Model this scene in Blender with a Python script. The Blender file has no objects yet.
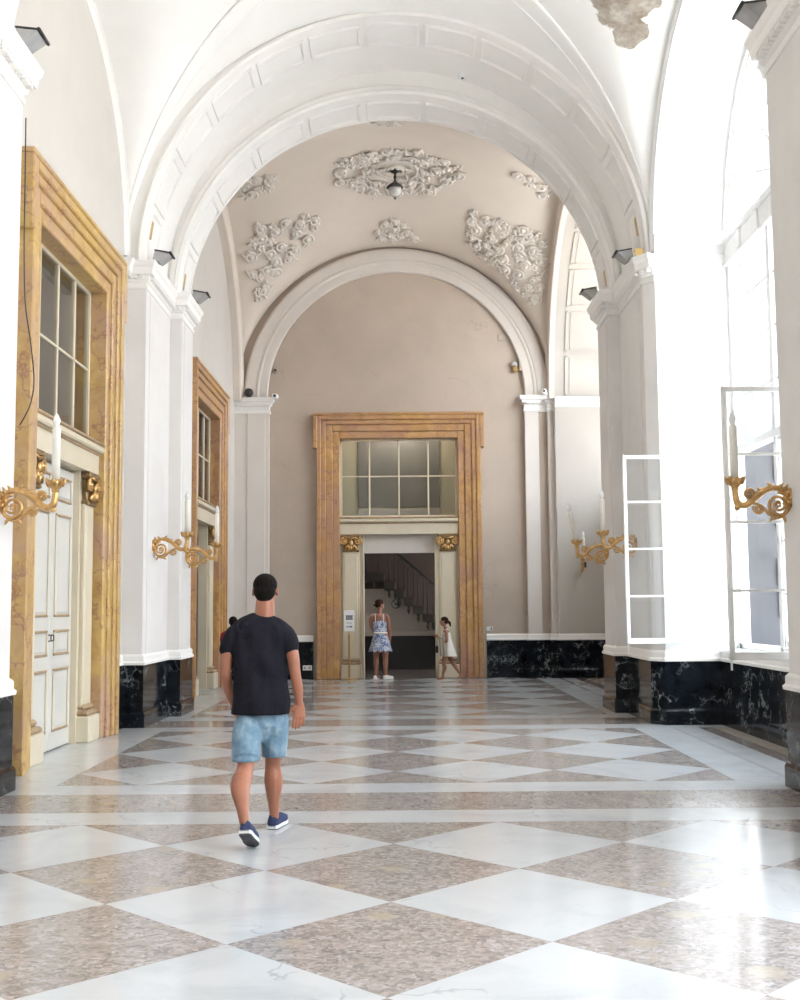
import bpy, bmesh, math, random
from mathutils import Vector, Matrix
import numpy as np
PI = math.pi
S = bpy.context.scene
COL = S.collection
rnd = random.Random(7)

# ------------------------------------------------------------------ materials
def newmat(name):
    m = bpy.data.materials.new(name); m.use_nodes = True
    nt = m.node_tree; b = nt.nodes['Principled BSDF']
    return m, nt, b
def nd(nt, t, **kw):
    n = nt.nodes.new(t)
    for k, v in kw.items(): setattr(n, k, v)
    return n
def ramp(nt, stops, fac, interp='LINEAR'):
    r = nd(nt, 'ShaderNodeValToRGB'); r.color_ramp.interpolation = interp
    e = r.color_ramp.elements
    while len(e) < len(stops): e.new(0.5)
    for el, (p, c) in zip(e, stops):
        el.position = p; el.color = (c[0], c[1], c[2], 1)
    nt.links.new(fac, r.inputs[0]); return r.outputs[0]
def mix(nt, fac, a, b, mode='MIX'):
    n = nd(nt, 'ShaderNodeMix', data_type='RGBA', blend_type=mode)
    def put(sock, v):
        if isinstance(v, (tuple, list)): sock.default_value = (v[0], v[1], v[2], 1)
        elif isinstance(v, (int, float)): sock.default_value = v
        else: nt.links.new(v, sock)
    put(n.inputs[0], fac); put(n.inputs[6], a); put(n.inputs[7], b)
    return n.outputs[2]
def mth(nt, op, a, b=None, c=None):
    n = nd(nt, 'ShaderNodeMath', operation=op)
    for i, v in enumerate((a, b, c)):
        if v is None: continue
        if isinstance(v, (int, float)): n.inputs[i].default_value = v
        else: nt.links.new(v, n.inputs[i])
    return n.outputs[0]
def noise(nt, vec, scale, detail=4, rough=0.55, dist=0.0):
    n = nd(nt, 'ShaderNodeTexNoise'); n.inputs['Scale'].default_value = scale
    n.inputs['Detail'].default_value = detail; n.inputs['Roughness'].default_value = rough
    n.inputs['Distortion'].default_value = dist
    if vec is not None: nt.links.new(vec, n.inputs['Vector'])
    return n
def coords(nt, scale=(1, 1, 1)):
    g = nd(nt, 'ShaderNodeNewGeometry')
    mp = nd(nt, 'ShaderNodeMapping'); mp.inputs['Scale'].default_value = scale
    nt.links.new(g.outputs['Position'], mp.inputs['Vector'])
    return mp.outputs[0]
def ocoords(nt, scale=(1, 1, 1)):
    g = nd(nt, 'ShaderNodeTexCoord')
    mp = nd(nt, 'ShaderNodeMapping'); mp.inputs['Scale'].default_value = scale
    nt.links.new(g.outputs['Object'], mp.inputs['Vector'])
    return mp.outputs[0]
def bump(nt, b, h, strength=0.3, dist=0.02):
    n = nd(nt, 'ShaderNodeBump'); n.inputs['Strength'].default_value = strength
    n.inputs['Distance'].default_value = dist
    nt.links.new(h, n.inputs['Height']); nt.links.new(n.outputs[0], b.inputs['Normal'])

def simple(name, col, rough=0.5, metal=0.0, var=0.06, scale=6.0, bmp=0.0, spec=0.5):
    m, nt, b = newmat(name)
    v = coords(nt); n = noise(nt, v, scale, 5)
    lo = tuple(c * (1 - var) for c in col); hi = tuple(min(1, c * (1 + var)) for c in col)
    nt.links.new(ramp(nt, [(0.3, lo), (0.7, hi)], n.outputs[0]), b.inputs['Base Color'])
    b.inputs['Roughness'].default_value = rough; b.inputs['Metallic'].default_value = metal
    b.inputs['Specular IOR Level'].default_value = spec
    if bmp: bump(nt, b, n.outputs[0], bmp, 0.01)
    return m

def plaster(name, col, dirt=0.10):
    m, nt, b = newmat(name)
    v = coords(nt)
    n1 = noise(nt, v, 0.7, 6, 0.6); n2 = noise(nt, v, 5.0, 6, 0.6)
    vs = coords(nt, (3.0, 3.0, 0.25)); n3 = noise(nt, vs, 1.6, 5, 0.6)
    lo = tuple(c * (1 - dirt) for c in col)
    c1 = ramp(nt, [(0.34, lo), (0.58, col)], n1.outputs[0])
    c2 = mix(nt, mth(nt, 'MULTIPLY', n3.outputs[0], 0.10), c1, (col[0]*.72, col[1]*.69, col[2]*.66))
    nt.links.new(c2, b.inputs['Base Color'])
    b.inputs['Roughness'].default_value = 0.75
    b.inputs['Specular IOR Level'].default_value = 0.25
    bump(nt, b, n2.outputs[0], 0.08, 0.01)
    return m

def beige_plaster(name, col):
    m, nt, b = newmat(name)
    v = coords(nt)
    n1 = noise(nt, v, 0.9, 6, 0.6); n2 = noise(nt, v, 6.0, 6, 0.6)
    c1 = ramp(nt, [(0.35, tuple(c*.9 for c in col)), (0.6, col)], n1.outputs[0])
    # hair scratches
    vm = nd(nt, 'ShaderNodeVectorMath', operation='ADD')
    wn = noise(nt, v, 1.2, 3); nt.links.new(v, vm.inputs[0]); nt.links.new(wn.outputs['Color'], vm.inputs[1])
    vo = nd(nt, 'ShaderNodeTexVoronoi', feature='DISTANCE_TO_EDGE'); vo.inputs['Scale'].default_value = 0.9
    nt.links.new(vm.outputs[0], vo.inputs['Vector'])
    line = ramp(nt, [(0.0, (1, 1, 1)), (0.012, (0, 0, 0))], vo.outputs['Distance'])
    msk = ramp(nt, [(0.56, (0, 0, 0)), (0.66, (1, 1, 1))], noise(nt, v, 1.1, 2).outputs[0])
    f = mth(nt, 'MULTIPLY', mth(nt, 'MULTIPLY', line, msk), 0.35)
    nt.links.new(mix(nt, f, c1, tuple(c*.6 for c in col)), b.inputs['Base Color'])
    b.inputs['Roughness'].default_value = 0.7
    b.inputs['Specular IOR Level'].default_value = 0.25
    bump(nt, b, n2.outputs[0], 0.08, 0.01)
    return m

def vault_plaster(name, col, stain_at=None):
    m, nt, b = newmat(name)
    v = coords(nt)
    n1 = noise(nt, v, 0.8, 5, 0.6)
    c = ramp(nt, [(0.3, tuple(x*.94 for x in col)), (0.6, col)], n1.outputs[0])
    if stain_at:
        for (p, r, seed) in stain_at:
            d = nd(nt, 'ShaderNodeVectorMath', operation='DISTANCE'); d.inputs[1].default_value = p
            nt.links.new(v, d.inputs[0])
            nn = noise(nt, v, 2.2 + seed, 5, 0.65)
            e = mth(nt, 'ADD', mth(nt, 'DIVIDE', d.outputs['Value'], r), mth(nt, 'MULTIPLY', nn.outputs[0], 0.9))
            f = ramp(nt, [(0.95, (1, 1, 1)), (1.12, (0, 0, 0))], e)
            sc = ramp(nt, [(0.35, (0.19, 0.15, 0.11)), (0.5, (0.31, 0.27, 0.23)), (0.65, (0.46, 0.42, 0.37))], noise(nt, v, 3.5, 6, 0.7).outputs[0])
            c = mix(nt, f, c, sc)
    nt.links.new(c, b.inputs['Base Color']); b.inputs['Roughness'].default_value = 0.8
    b.inputs['Specular IOR Level'].default_value = 0.2
    return m

def yellow_marble(name, a=(0.50, 0.29, 0.10), c2=(0.57, 0.37, 0.16), pink=(0.47, 0.29, 0.19)):
    m, nt, b = newmat(name)
    v = ocoords(nt)
    n1 = noise(nt, v, 1.1, 5, 0.6, 0.6); n2 = noise(nt, v, 4.0, 6, 0.65, 1.0)
    base = ramp(nt, [(0.38, a), (0.55, c2), (0.68, tuple(x*1.12+.02 for x in c2))], n2.outputs[0])
    base = mix(nt, ramp(nt, [(0.45, (0, 0, 0)), (0.66, (1, 1, 1))], n1.outputs[0]), base, pink)
    vm = nd(nt, 'ShaderNodeVectorMath', operation='ADD')
    wn = noise(nt, v, 2.4, 4, 0.6); nt.links.new(v, vm.inputs[0]); nt.links.new(wn.outputs['Color'], vm.inputs[1])
    vo = nd(nt, 'ShaderNodeTexVoronoi', feature='DISTANCE_TO_EDGE'); vo.inputs['Scale'].default_value = 2.1
    nt.links.new(vm.outputs[0], vo.inputs['Vector'])
    line = ramp(nt, [(0.0, (1, 1, 1)), (0.05, (0, 0, 0))], vo.outputs['Distance'])
    msk = ramp(nt, [(0.40, (0, 0, 0)), (0.54, (1, 1, 1))], noise(nt, v, 1.9, 3).outputs[0])
    f = mth(nt, 'MULTIPLY', mth(nt, 'MULTIPLY', line, msk), 0.75)
    nt.links.new(mix(nt, f, base, (0.27, 0.12, 0.09)), b.inputs['Base Color'])
    b.inputs['Roughness'].default_value = 0.32
    return m

def black_marble(name):
    m, nt, b = newmat(name)
    v = coords(nt)
    vm = nd(nt, 'ShaderNodeVectorMath', operation='ADD')
    wn = noise(nt, v, 2.6, 5, 0.65); nt.links.new(v, vm.inputs[0]); nt.links.new(wn.outputs['Color'], vm.inputs[1])
    vo = nd(nt, 'ShaderNodeTexVoronoi', feature='DISTANCE_TO_EDGE'); vo.inputs['Scale'].default_value = 2.6
    nt.links.new(vm.outputs[0], vo.inputs['Vector'])
    line = ramp(nt, [(0.0, (1, 1, 1)), (0.03, (0.1, 0.1, 0.1)), (0.07, (0, 0, 0))], vo.outputs['Distance'])
    msk = ramp(nt, [(0.47, (0, 0, 0)), (0.62, (1, 1, 1))], noise(nt, v, 2.0, 5, 0.7).outputs[0])
    f = mth(nt, 'MULTIPLY', mth(nt, 'MULTIPLY', line, msk), 0.75)
    base = ramp(nt, [(0.35, (0.003, 0.004, 0.006)), (0.7, (0.012, 0.016, 0.021))], noise(nt, v, 5, 6, 0.7).outputs[0])
    nt.links.new(mix(nt, f, base, (0.42, 0.46, 0.46)), b.inputs['Base Color'])
    b.inputs['Roughness'].default_value = 0.09; b.inputs['Specular IOR Level'].default_value = 0.28
    return m

def floor_white(name):
    m, nt, b = newmat(name)
    v = coords(nt)
    at = nd(nt, 'ShaderNodeAttribute', attribute_name='tile')
    vm = nd(nt, 'ShaderNodeVectorMath', operation='ADD')
    nt.links.new(v, vm.inputs[0]); nt.links.new(at.outputs['Vector'], vm.inputs[1])
    n = noise(nt, vm.outputs[0], 1.3, 6, 0.6, 1.2)
    base = ramp(nt, [(0.3, (0.45, 0.465, 0.48)), (0.52, (0.535, 0.55, 0.565)), (0.75, (0.575, 0.585, 0.59))], n.outputs[0])
    wn = noise(nt, vm.outputs[0], 1.5, 4, 0.6)
    va = nd(nt, 'ShaderNodeVectorMath', operation='ADD')
    nt.links.new(vm.outputs[0], va.inputs[0]); nt.links.new(wn.outputs['Color'], va.inputs[1])
    vo = nd(nt, 'ShaderNodeTexVoronoi', feature='DISTANCE_TO_EDGE'); vo.inputs['Scale'].default_value = 1.15
    nt.links.new(va.outputs[0], vo.inputs['Vector'])
    line = ramp(nt, [(0.0, (1, 1, 1)), (0.014, (0, 0, 0))], vo.outputs['Distance'])
    msk = ramp(nt, [(0.50, (0, 0, 0)), (0.58, (1, 1, 1))], noise(nt, vm.outputs[0], 1.4, 3).outputs[0])
    f = mth(nt, 'MULTIPLY', mth(nt, 'MULTIPLY', line, msk), 0.55)
    nt.links.new(mix(nt, f, base, (0.28, 0.27, 0.28)), b.inputs['Base Color'])
    b.inputs['Roughness'].default_value = 0.135
    b.inputs['Specular IOR Level'].default_value = 0.35
    n2 = noise(nt, v, 1.6, 2); bump(nt, b, n2.outputs[0], 0.04, 0.02)
    return m

def floor_brown(name, k=1.0):
    m, nt, b = newmat(name)
    v = coords(nt)
    at = nd(nt, 'ShaderNodeAttribute', attribute_name='tile')
    vm = nd(nt, 'ShaderNodeVectorMath', operation='ADD')
    nt.links.new(v, vm.inputs[0]); nt.links.new(at.outputs['Vector'], vm.inputs[1])
    wn = noise(nt, vm.outputs[0], 9, 4, 0.6)
    sc = nd(nt, 'ShaderNodeVectorMath', operation='SCALE'); sc.inputs['Scale'].default_value = 0.10
    nt.links.new(wn.outputs['Color'], sc.inputs[0])
    va = nd(nt, 'ShaderNodeVectorMath', operation='ADD')
    nt.links.new(vm.outputs[0], va.inputs[0]); nt.links.new(sc.outputs[0], va.inputs[1])
    vo = nd(nt, 'ShaderNodeTexVoronoi'); vo.inputs['Scale'].default_value = 46
    nt.links.new(va.outputs[0], vo.inputs['Vector'])
    sep = nd(nt, 'ShaderNodeSeparateColor'); nt.links.new(vo.outputs['Color'], sep.inputs[0])
    K = lambda c: (c[0]*k*.90, c[1]*k*.935, c[2]*k*.99)
    frag = ramp(nt, [(0.0, K((0.10, 0.085, 0.08))), (0.24, K((0.23, 0.19, 0.17))), (0.5, K((0.36, 0.30, 0.265))), (0.75, K((0.42, 0.36, 0.315))), (0.9, K((0.50, 0.44, 0.40))), (0.98, K((0.60, 0.56, 0.53)))], sep.outputs[0])
    big = nd(nt, 'ShaderNodeTexVoronoi'); big.inputs['Scale'].default_value = 4.5
    nt.links.new(va.outputs[0], big.inputs['Vector'])
    sep2 = nd(nt, 'ShaderNodeSeparateColor'); nt.links.new(big.outputs['Color'], sep2.inputs[0])
    yl = ramp(nt, [(0.86, (0, 0, 0)), (0.9, (0.7, 0.7, 0.7))], sep2.outputs[1])
    inner = ramp(nt, [(0.28, (1, 1, 1)), (0.42, (0, 0, 0))], big.outputs['Distance'])
    c = mix(nt, mth(nt, 'MULTIPLY', yl, inner), frag, K((0.50, 0.42, 0.26)))
    c = mix(nt, 0.5, c, ramp(nt, [(0.28, K((0.22, 0.18, 0.165))), (0.5, K((0.37, 0.31, 0.275))), (0.72, K((0.52, 0.46, 0.42)))], noise(nt, vm.outputs[0], 6.0, 8, 0.75).outputs[0]))
    nt.links.new(c, b.inputs['Base Color'])
    b.inputs['Roughness'].default_value = 0.14
    n2 = noise(nt, v, 1.6, 2); bump(nt, b, n2.outputs[0], 0.04, 0.02)
    return m

def glass(name, tint=(1, 1, 1), haze=0.0, hz=(0.85, 0.88, 0.9)):
    m, nt, b = newmat(name)
    nt.nodes.remove(b)
    out = nt.nodes['Material Output']
    tr = nd(nt, 'ShaderNodeBsdfTransparent'); tr.inputs[0].default_value = (*tint, 1)
    gl = nd(nt, 'ShaderNodeBsdfGlossy'); gl.inputs['Roughness'].default_value = 0.02
    ge = nd(nt, 'ShaderNodeNewGeometry'); dt = nd(nt, 'ShaderNodeVectorMath', operation='DOT_PRODUCT')
    nt.links.new(ge.outputs['Normal'], dt.inputs[0]); nt.links.new(ge.outputs['Incoming'], dt.inputs[1])
    fres = mth(nt, 'ADD', mth(nt, 'MULTIPLY', mth(nt, 'POWER', mth(nt, 'SUBTRACT', 1.0, mth(nt, 'ABSOLUTE', dt.outputs['Value'])), 5.0), 0.9), 0.035)
    mx = nd(nt, 'ShaderNodeMixShader')
    nt.links.new(fres, mx.inputs[0]); nt.links.new(tr.outputs[0], mx.inputs[1]); nt.links.new(gl.outputs[0], mx.inputs[2])
    last = mx
    if haze:
        tl = nd(nt, 'ShaderNodeBsdfTranslucent'); tl.inputs[0].default_value = (*hz, 1)
        df = nd(nt, 'ShaderNodeBsdfDiffuse'); df.inputs[0].default_value = (*hz, 1)
        md = nd(nt, 'ShaderNodeMixShader'); md.inputs[0].default_value = 0.35
        nt.links.new(tl.outputs[0], md.inputs[1]); nt.links.new(df.outputs[0], md.inputs[2])
        m2 = nd(nt, 'ShaderNodeMixShader')
        n = noise(nt, coords(nt), 2.0, 4)
        nt.links.new(mth(nt, 'MULTIPLY', n.outputs[0], haze * 2), m2.inputs[0])
        nt.links.new(mx.outputs[0], m2.inputs[1]); nt.links.new(md.outputs[0], m2.inputs[2])
        last = m2
    nt.links.new(last.outputs[0], out.inputs['Surface'])
    return m

def denim(name):
    m, nt, b = newmat(name)
    v = ocoords(nt)
    n1 = noise(nt, v, 14, 6, 0.7); n2 = noise(nt, v, 5, 3)
    c = ramp(nt, [(0.3, (0.06, 0.135, 0.225)), (0.5, (0.165, 0.265, 0.35)), (0.7, (0.36, 0.46, 0.52))],
             mth(nt, 'ADD', mth(nt, 'MULTIPLY', n1.outputs[0], 0.55), mth(nt, 'MULTIPLY', n2.outputs[0], 0.45)))
    nt.links.new(c, b.inputs['Base Color']); b.inputs['Roughness'].default_value = 0.85
    bump(nt, b, n1.outputs[0], 0.3, 0.01)
    return m
def floral(name):
    m, nt, b = newmat(name)
    v = ocoords(nt)
    n1 = noise(nt, v, 22, 3, 0.6, 1.5)
    c = ramp(nt, [(0.46, (0.58, 0.61, 0.64)), (0.52, (0.12, 0.165, 0.32))], n1.outputs[0])
    nt.links.new(c, b.inputs['Base Color']); b.inputs['Roughness'].default_value = 0.85
    return m
def cloth(name, col, var=0.12):
    m, nt, b = newmat(name)
    v = ocoords(nt)
    n1 = noise(nt, v, 40, 4); 
    nt.links.new(ramp(nt, [(0.3, tuple(c*(1-var) for c in col)), (0.7, tuple(c*(1+var) for c in col))], n1.outputs[0]), b.inputs['Base Color'])
    b.inputs['Roughness'].default_value = 0.9; b.inputs['Specular IOR Level'].default_value = 0.2
    n2 = noise(nt, v, 7, 4, 0.5, 0.6); bump(nt, b, n2.outputs[0], 0.5, 0.03)
    return m
def skinmat(name, col):
    m, nt, b = newmat(name)
    v = ocoords(nt); n = noise(nt, v, 9, 4)
    nt.links.new(ramp(nt, [(0.3, tuple(c*.88 for c in col)), (0.7, tuple(c*1.08 for c in col))], n.outputs[0]), b.inputs['Base Color'])
    b.inputs['Roughness'].default_value = 0.5
    b.inputs['Subsurface Weight'].default_value = 0.08
    b.inputs['Subsurface Radius'].default_value = (0.02, 0.008, 0.005)
    return m

M = dict(
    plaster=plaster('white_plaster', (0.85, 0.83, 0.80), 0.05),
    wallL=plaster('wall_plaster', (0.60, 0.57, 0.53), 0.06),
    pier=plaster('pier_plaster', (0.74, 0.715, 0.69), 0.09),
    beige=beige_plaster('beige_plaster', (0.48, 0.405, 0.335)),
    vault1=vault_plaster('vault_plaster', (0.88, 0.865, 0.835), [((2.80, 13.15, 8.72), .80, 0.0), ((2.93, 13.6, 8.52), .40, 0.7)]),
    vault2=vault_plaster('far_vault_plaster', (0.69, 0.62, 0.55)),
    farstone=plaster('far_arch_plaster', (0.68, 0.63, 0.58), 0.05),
    stucco=plaster('stucco_relief', (0.70, 0.645, 0.59), 0.05),
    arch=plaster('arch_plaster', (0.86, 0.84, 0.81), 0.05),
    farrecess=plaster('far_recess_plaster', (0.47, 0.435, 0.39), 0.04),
    recess=plaster('recess_plaster', (0.90, 0.90, 0.895), 0.02),
    ymar=yellow_marble('yellow_marble', (0.46, 0.285, 0.09), (0.53, 0.36, 0.13), (0.46, 0.30, 0.195)), ymar2=yellow_marble('amber_marble', (0.42, 0.225, 0.075), (0.49, 0.285, 0.11), (0.40, 0.225, 0.14)),
    bmar=black_marble('black_marble'),
    fw=floor_white('white_marble_floor'), fb=floor_brown('breccia_floor'), fbd=floor_brown('dark_breccia_floor', 0.8),
    fg=simple('grey_marble_strip', (0.45, 0.46, 0.47), 0.15), fbe=simple('beige_marble_strip', (0.50, 0.44, 0.38), 0.16, var=.12),
    cream=simple('cream_paint', (0.63, 0.56, 0.425), 0.4, var=.05, scale=2),
    creamw=simple('door_white_paint', (0.60, 0.585, 0.54), 0.4, var=.04, scale=2),
    mould=simple('brown_gilt_moulding', (0.36, 0.255, 0.15), 0.45, var=.25, scale=14),
    gilt=simple('gilt_bronze', (0.58, 0.36, 0.15), 0.3, 0.88, var=.25, scale=22, bmp=.3),
    giltd=simple('dark_gilt', (0.25, 0.165, 0.075), 0.55, 0.45, var=.45, scale=30, bmp=.5),
    brass=simple('brass', (0.55, 0.38, 0.16), 0.3, 0.8, var=.1),
    candle=simple('ivory_candle', (0.80, 0.77, 0.69), 0.4, var=.03),
    bulb=simple('frosted_bulb', (0.80, 0.80, 0.78), 0.2, var=.02),
    wframe=simple('white_window_paint', (0.86, 0.86, 0.85), 0.4, var=.03),
    glass=glass('clear_glass', (0.93, 0.95, 0.95)),
    glassd=glass('dusty_glass', (0.80, 0.82, 0.81)),
    glassh=glass('hazy_glass', (0.95, 0.96, 0.98), 0.06), glassl=glass('frosted_glass', (0.95, 0.96, 0.98), 0.15),
    glasso=glass('casement_glass', (0.97, 0.98, 0.985)),
    dark=simple('dark_iron', (0.03, 0.026, 0.024), 0.5),
    black=simple('black_lacquer', (0.012, 0.012, 0.014), 0.4),
    lens=simple('lamp_glass', (0.40, 0.40, 0.40), 0.15, var=.1),
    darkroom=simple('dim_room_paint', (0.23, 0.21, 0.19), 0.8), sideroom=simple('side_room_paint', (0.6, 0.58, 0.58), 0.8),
    greypanel=simple('grey_panel', (0.25, 0.235, 0.215), 0.7, var=.12, scale=1.5),
    vwall=plaster('vestibule_plaster', (0.62, 0.58, 0.54), 0.08),
    vwallc=plaster('vestibule_cream', (0.66, 0.61, 0.46), 0.06),
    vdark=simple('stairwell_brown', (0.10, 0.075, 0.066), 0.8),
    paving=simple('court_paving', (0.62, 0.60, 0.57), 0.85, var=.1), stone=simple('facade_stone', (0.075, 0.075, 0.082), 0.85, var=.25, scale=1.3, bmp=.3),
    stoned=simple('facade_shutter', (0.035, 0.037, 0.048), 0.7, var=.15),
    skin=skinmat('tanned_skin', (0.34, 0.135, 0.078)), skin2=skinmat('skin_tan', (0.31, 0.14, 0.088)),
    hair=simple('black_hair', (0.008, 0.006, 0.005), 0.85, var=.4, scale=60, bmp=.6, spec=.12),
    hairb=simple('brown_hair', (0.03, 0.014, 0.008), 0.85, var=.4, scale=60, bmp=.6, spec=.12),
    navy=cloth('navy_cotton', (0.0105, 0.010, 0.016)), denim=denim('washed_denim'),
    shoe=cloth('navy_canvas', (0.035, 0.045, 0.10)), sole=simple('white_rubber', (0.72, 0.71, 0.70), 0.6),
    soled=simple('grey_rubber_sole', (0.07, 0.07, 0.075), 0.7, var=.3, scale=40),
    floral=floral('blue_floral_cotton'), white=cloth('white_cotton', (0.74, 0.70, 0.64), 0.04),
    red=cloth('red_cotton', (0.22, 0.02, 0.03)), beigec=cloth('beige_cloth', (0.40, 0.34, 0.27)),
    paper=simple('white_board', (0.80, 0.80, 0.80), 0.5, var=.02), ink=simple('grey_print', (0.16, 0.17, 0.20), 0.6),
    globe=simple('opal_glass', (0.60, 0.58, 0.56), 0.2), sand=simple('leather_sandal', (0.30, 0.15, 0.09), 0.6),
    wood=simple('worn_wood', (0.27, 0.17, 0.10), 0.6, var=.3, scale=8),
)

# ------------------------------------------------------------------ mesh builder
class MB:
    def __init__(s): s.v = []; s.f = []; s.m = []; s.sm = []; s.mats = []
    def mi(s, m):
        if m not in s.mats: s.mats.append(m)
        return s.mats.index(m)
    def add(s, vs, fs, mat, smooth=False):
        o = len(s.v); k = s.mi(mat)
        s.v += [tuple(map(float, p)) for p in vs]
        for f in fs: s.f.append([i + o for i in f]); s.m.append(k); s.sm.append(smooth)
        return s
    def box(s, x0, x1, y0, y1, z0, z1, mat, bev=0.0):
        if bev:
            b = min(bev, (x1-x0)*.45, (y1-y0)*.45, (z1-z0)*.45)
            # chamfered box
            vs = []; 
            for sx, x, dx in ((0, x0, b), (1, x1, -b)):
                for sy, y, dy in ((0, y0, b), (1, y1, -b)):
                    for sz, z, dz in ((0, z0, b), (1, z1, -b)):
                        vs += [(x, y+dy, z+dz), (x+dx, y, z+dz), (x+dx, y+dy, z)]
            id = lambda sx, sy, sz, a: (sx*4+sy*2+sz)*3+a
            fs = []
            for a in range(3):
                for sd in (0, 1):
                    q = []
                    for (p, r) in ((0, 0), (1, 0), (1, 1), (0, 1)):
                        c = [0, 0, 0]; c[a] = sd; c[(a+1) % 3] = p; c[(a+2) % 3] = r
                        q.append(id(*c, a))
                    fs.append(q if sd else q[::-1])
            for a in range(3):
                b1, b2 = (a+1) % 3, (a+2) % 3
                for p in (0, 1):
                    for r in (0, 1):
                        c0 = [0, 0, 0]; c1 = [0, 0, 0]; c0[a] = 0; c1[a] = 1
                        for c in (c0, c1): c[b1] = p; c[b2] = r
                        q = [id(*c0, b1), id(*c1, b1), id(*c1, b2), id(*c0, b2)]
                        fs.append(q if p != r else q[::-1])
            for sx in (0, 1):
                for sy in (0, 1):
                    for sz in (0, 1):
                        t = [id(sx, sy, sz, 0), id(sx, sy, sz, 1), id(sx, sy, sz, 2)]
                        fs.append(t if (sx+sy+sz) % 2 else t[::-1])
            return s.add(vs, fs, mat)
        v = [(x, y, z) for x in (x0, x1) for y in (y0, y1) for z in (z0, z1)]
        return s.add(v, [(0, 1, 3, 2), (4, 6, 7, 5), (0, 4, 5, 1), (2, 3, 7, 6), (0, 2, 6, 4), (1, 5, 7, 3)], mat)
    def grid(s, rows, mat, smooth=True, cu=False, cv=False):
        n = len(rows); m = len(rows[0]); vs = [p for r in rows for p in r]; fs = []
        for i in range(n if cu else n-1):
            for j in range(m if cv else m-1):
                a, b = i*m+j, i*m+(j+1) % m; c, d = ((i+1) % n)*m+(j+1) % m, ((i+1) % n)*m+j
                fs.append((a, b, c, d))
        return s.add(vs, fs, mat, smooth)
    def tube(s, pts, r, mat, n=8, caps=True, ref=None, flat=1.0, smooth=True):
        pts = [Vector(p) for p in pts]; k = len(pts)
        rs = r if isinstance(r, (list, tuple)) else [r]*k
        rows = []; side = None
        for i, p in enumerate(pts):
            t = (pts[min(i+1, k-1)] - pts[max(i-1, 0)])
            if t.length < 1e-9: t = Vector((0, 0, 1))
            t.normalize()
            if ref is not None:
                a = Vector(ref); a = a - t*a.dot(t)
                if a.length < 1e-4: a = side if side else Vector((1, 0, 0))
            elif side is None:
                a = Vector((0, 0, 1)) if abs(t.z) < .9 else Vector((1, 0, 0)); a = a - t*a.dot(t)
            else:
                a = side - t*side.dot(t)
            a.normalize(); side = a; b = t.cross(a)
            rr = rs[i]; ra, rb = (rr if isinstance(rr, tuple) else (rr, rr*flat))
            rows.append([p + a*(ra*math.cos(2*PI*q/n)) + b*(rb*math.sin(2*PI*q/n)) for q in range(n)])
        s.grid(rows, mat, smooth, cv=True)
        if caps:
            o = len(s.v) - k*n; km = s.mi(mat)
            s.f.append([o+q for q in range(n)][::-1]); s.m.append(km); s.sm.append(smooth)
            s.f.append([o+(k-1)*n+q for q in range(n)]); s.m.append(km); s.sm.append(smooth)
        return s
    def lathe(s, prof, mat, n=20, at=(0, 0, 0), sq=None):
        rows = []
        for r, z in prof:
            rows.append([(at[0]+r*math.cos(2*PI*q/n), at[1]+r*math.sin(2*PI*q/n), at[2]+z) for q in range(n)])
        s.grid(rows, mat, True, cv=True)
        o = len(s.v) - len(rows)*n; km = s.mi(mat)
        if prof[0][0] > 1e-4: s.f.append([o+q for q in range(n)][::-1]); s.m.append(km); s.sm.append(False)
        if prof[-1][0] > 1e-4: s.f.append([o+(len(rows)-1)*n+q for q in range(n)]); s.m.append(km); s.sm.append(False)
        return s
    def ball(s, c, r, mat, n=10, m=8):
        rx, ry, rz = r if isinstance(r, tuple) else (r, r, r)
        rows = [[(c[0]+rx*math.sin(PI*i/m)*math.cos(2*PI*j/n), c[1]+ry*math.sin(PI*i/m)*math.sin(2*PI*j/n), c[2]-rz*math.cos(PI*i/m)) for j in range(n)] for i in range(m+1)]
        return s.grid(rows, mat, True, cv=True)
    def plan(s, path, prof, mat, smooth=False, caps=True):
        """profile [(out,z)] swept along a plan polyline, mitred; out is to the right of travel"""
        P = [Vector((p[0], p[1])) for p in path]; k = len(P); rows = []
        nr = []
        for i in range(k-1):
            d = (P[i+1]-P[i]).normalized(); nr.append(Vector((d.y, -d.x)))
        for i in range(k):
            if i == 0: n = nr[0]
            elif i == k-1: n = nr[-1]
            else:
                n = nr[i-1] + nr[i]
                n = n / max(1e-6, (1 + nr[i-1].dot(nr[i])))
            rows.append([(P[i].x+n.x*o, P[i].y+n.y*o, z) for o, z in prof])
        s.grid(rows, mat, smooth, cv=True)
        if caps:
            o = len(s.v)-k*len(prof); m = len(prof); km = s.mi(mat)
            s.f.append([o+q for q in range(m)]); s.m.append(km); s.sm.append(False)
            s.f.append([o+(k-1)*m+q for q in range(m)][::-1]); s.m.append(km); s.sm.append(False)
        return s
    def arc(s, cfun, prof, mat, n=48, a0=0.0, a1=PI, smooth=False, close=True):
        """cfun(angle, r_off, depth)->point ; prof [(r_off, depth)] closed"""
        rows = [[cfun(a0+(a1-a0)*i/n, r, d) for r, d in prof] for i in range(n+1)]
        return s.grid(rows, mat, smooth, cv=close)
    def build(s, name, parent=None, kind=None, label=None, cat=None, group=None, loc=None, rot=None, bevel=0):
        me = bpy.data.meshes.new(name); me.from_pydata(s.v, [], s.f); me.update()
        for m in s.mats: me.materials.append(M[m] if isinstance(m, str) else m)
        me.polygons.foreach_set('material_index', s.m)
        me.polygons.foreach_set('use_smooth', s.sm)
        o = bpy.data.objects.new(name, me); COL.objects.link(o)
        if loc: o.location = loc
        if rot: o.rotation_euler = rot
        if parent: o.parent = parent
        if kind: o['kind'] = kind
        if label: o['label'] = label
        if cat: o['category'] = cat
        if group: o['group'] = group
        return o
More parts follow.
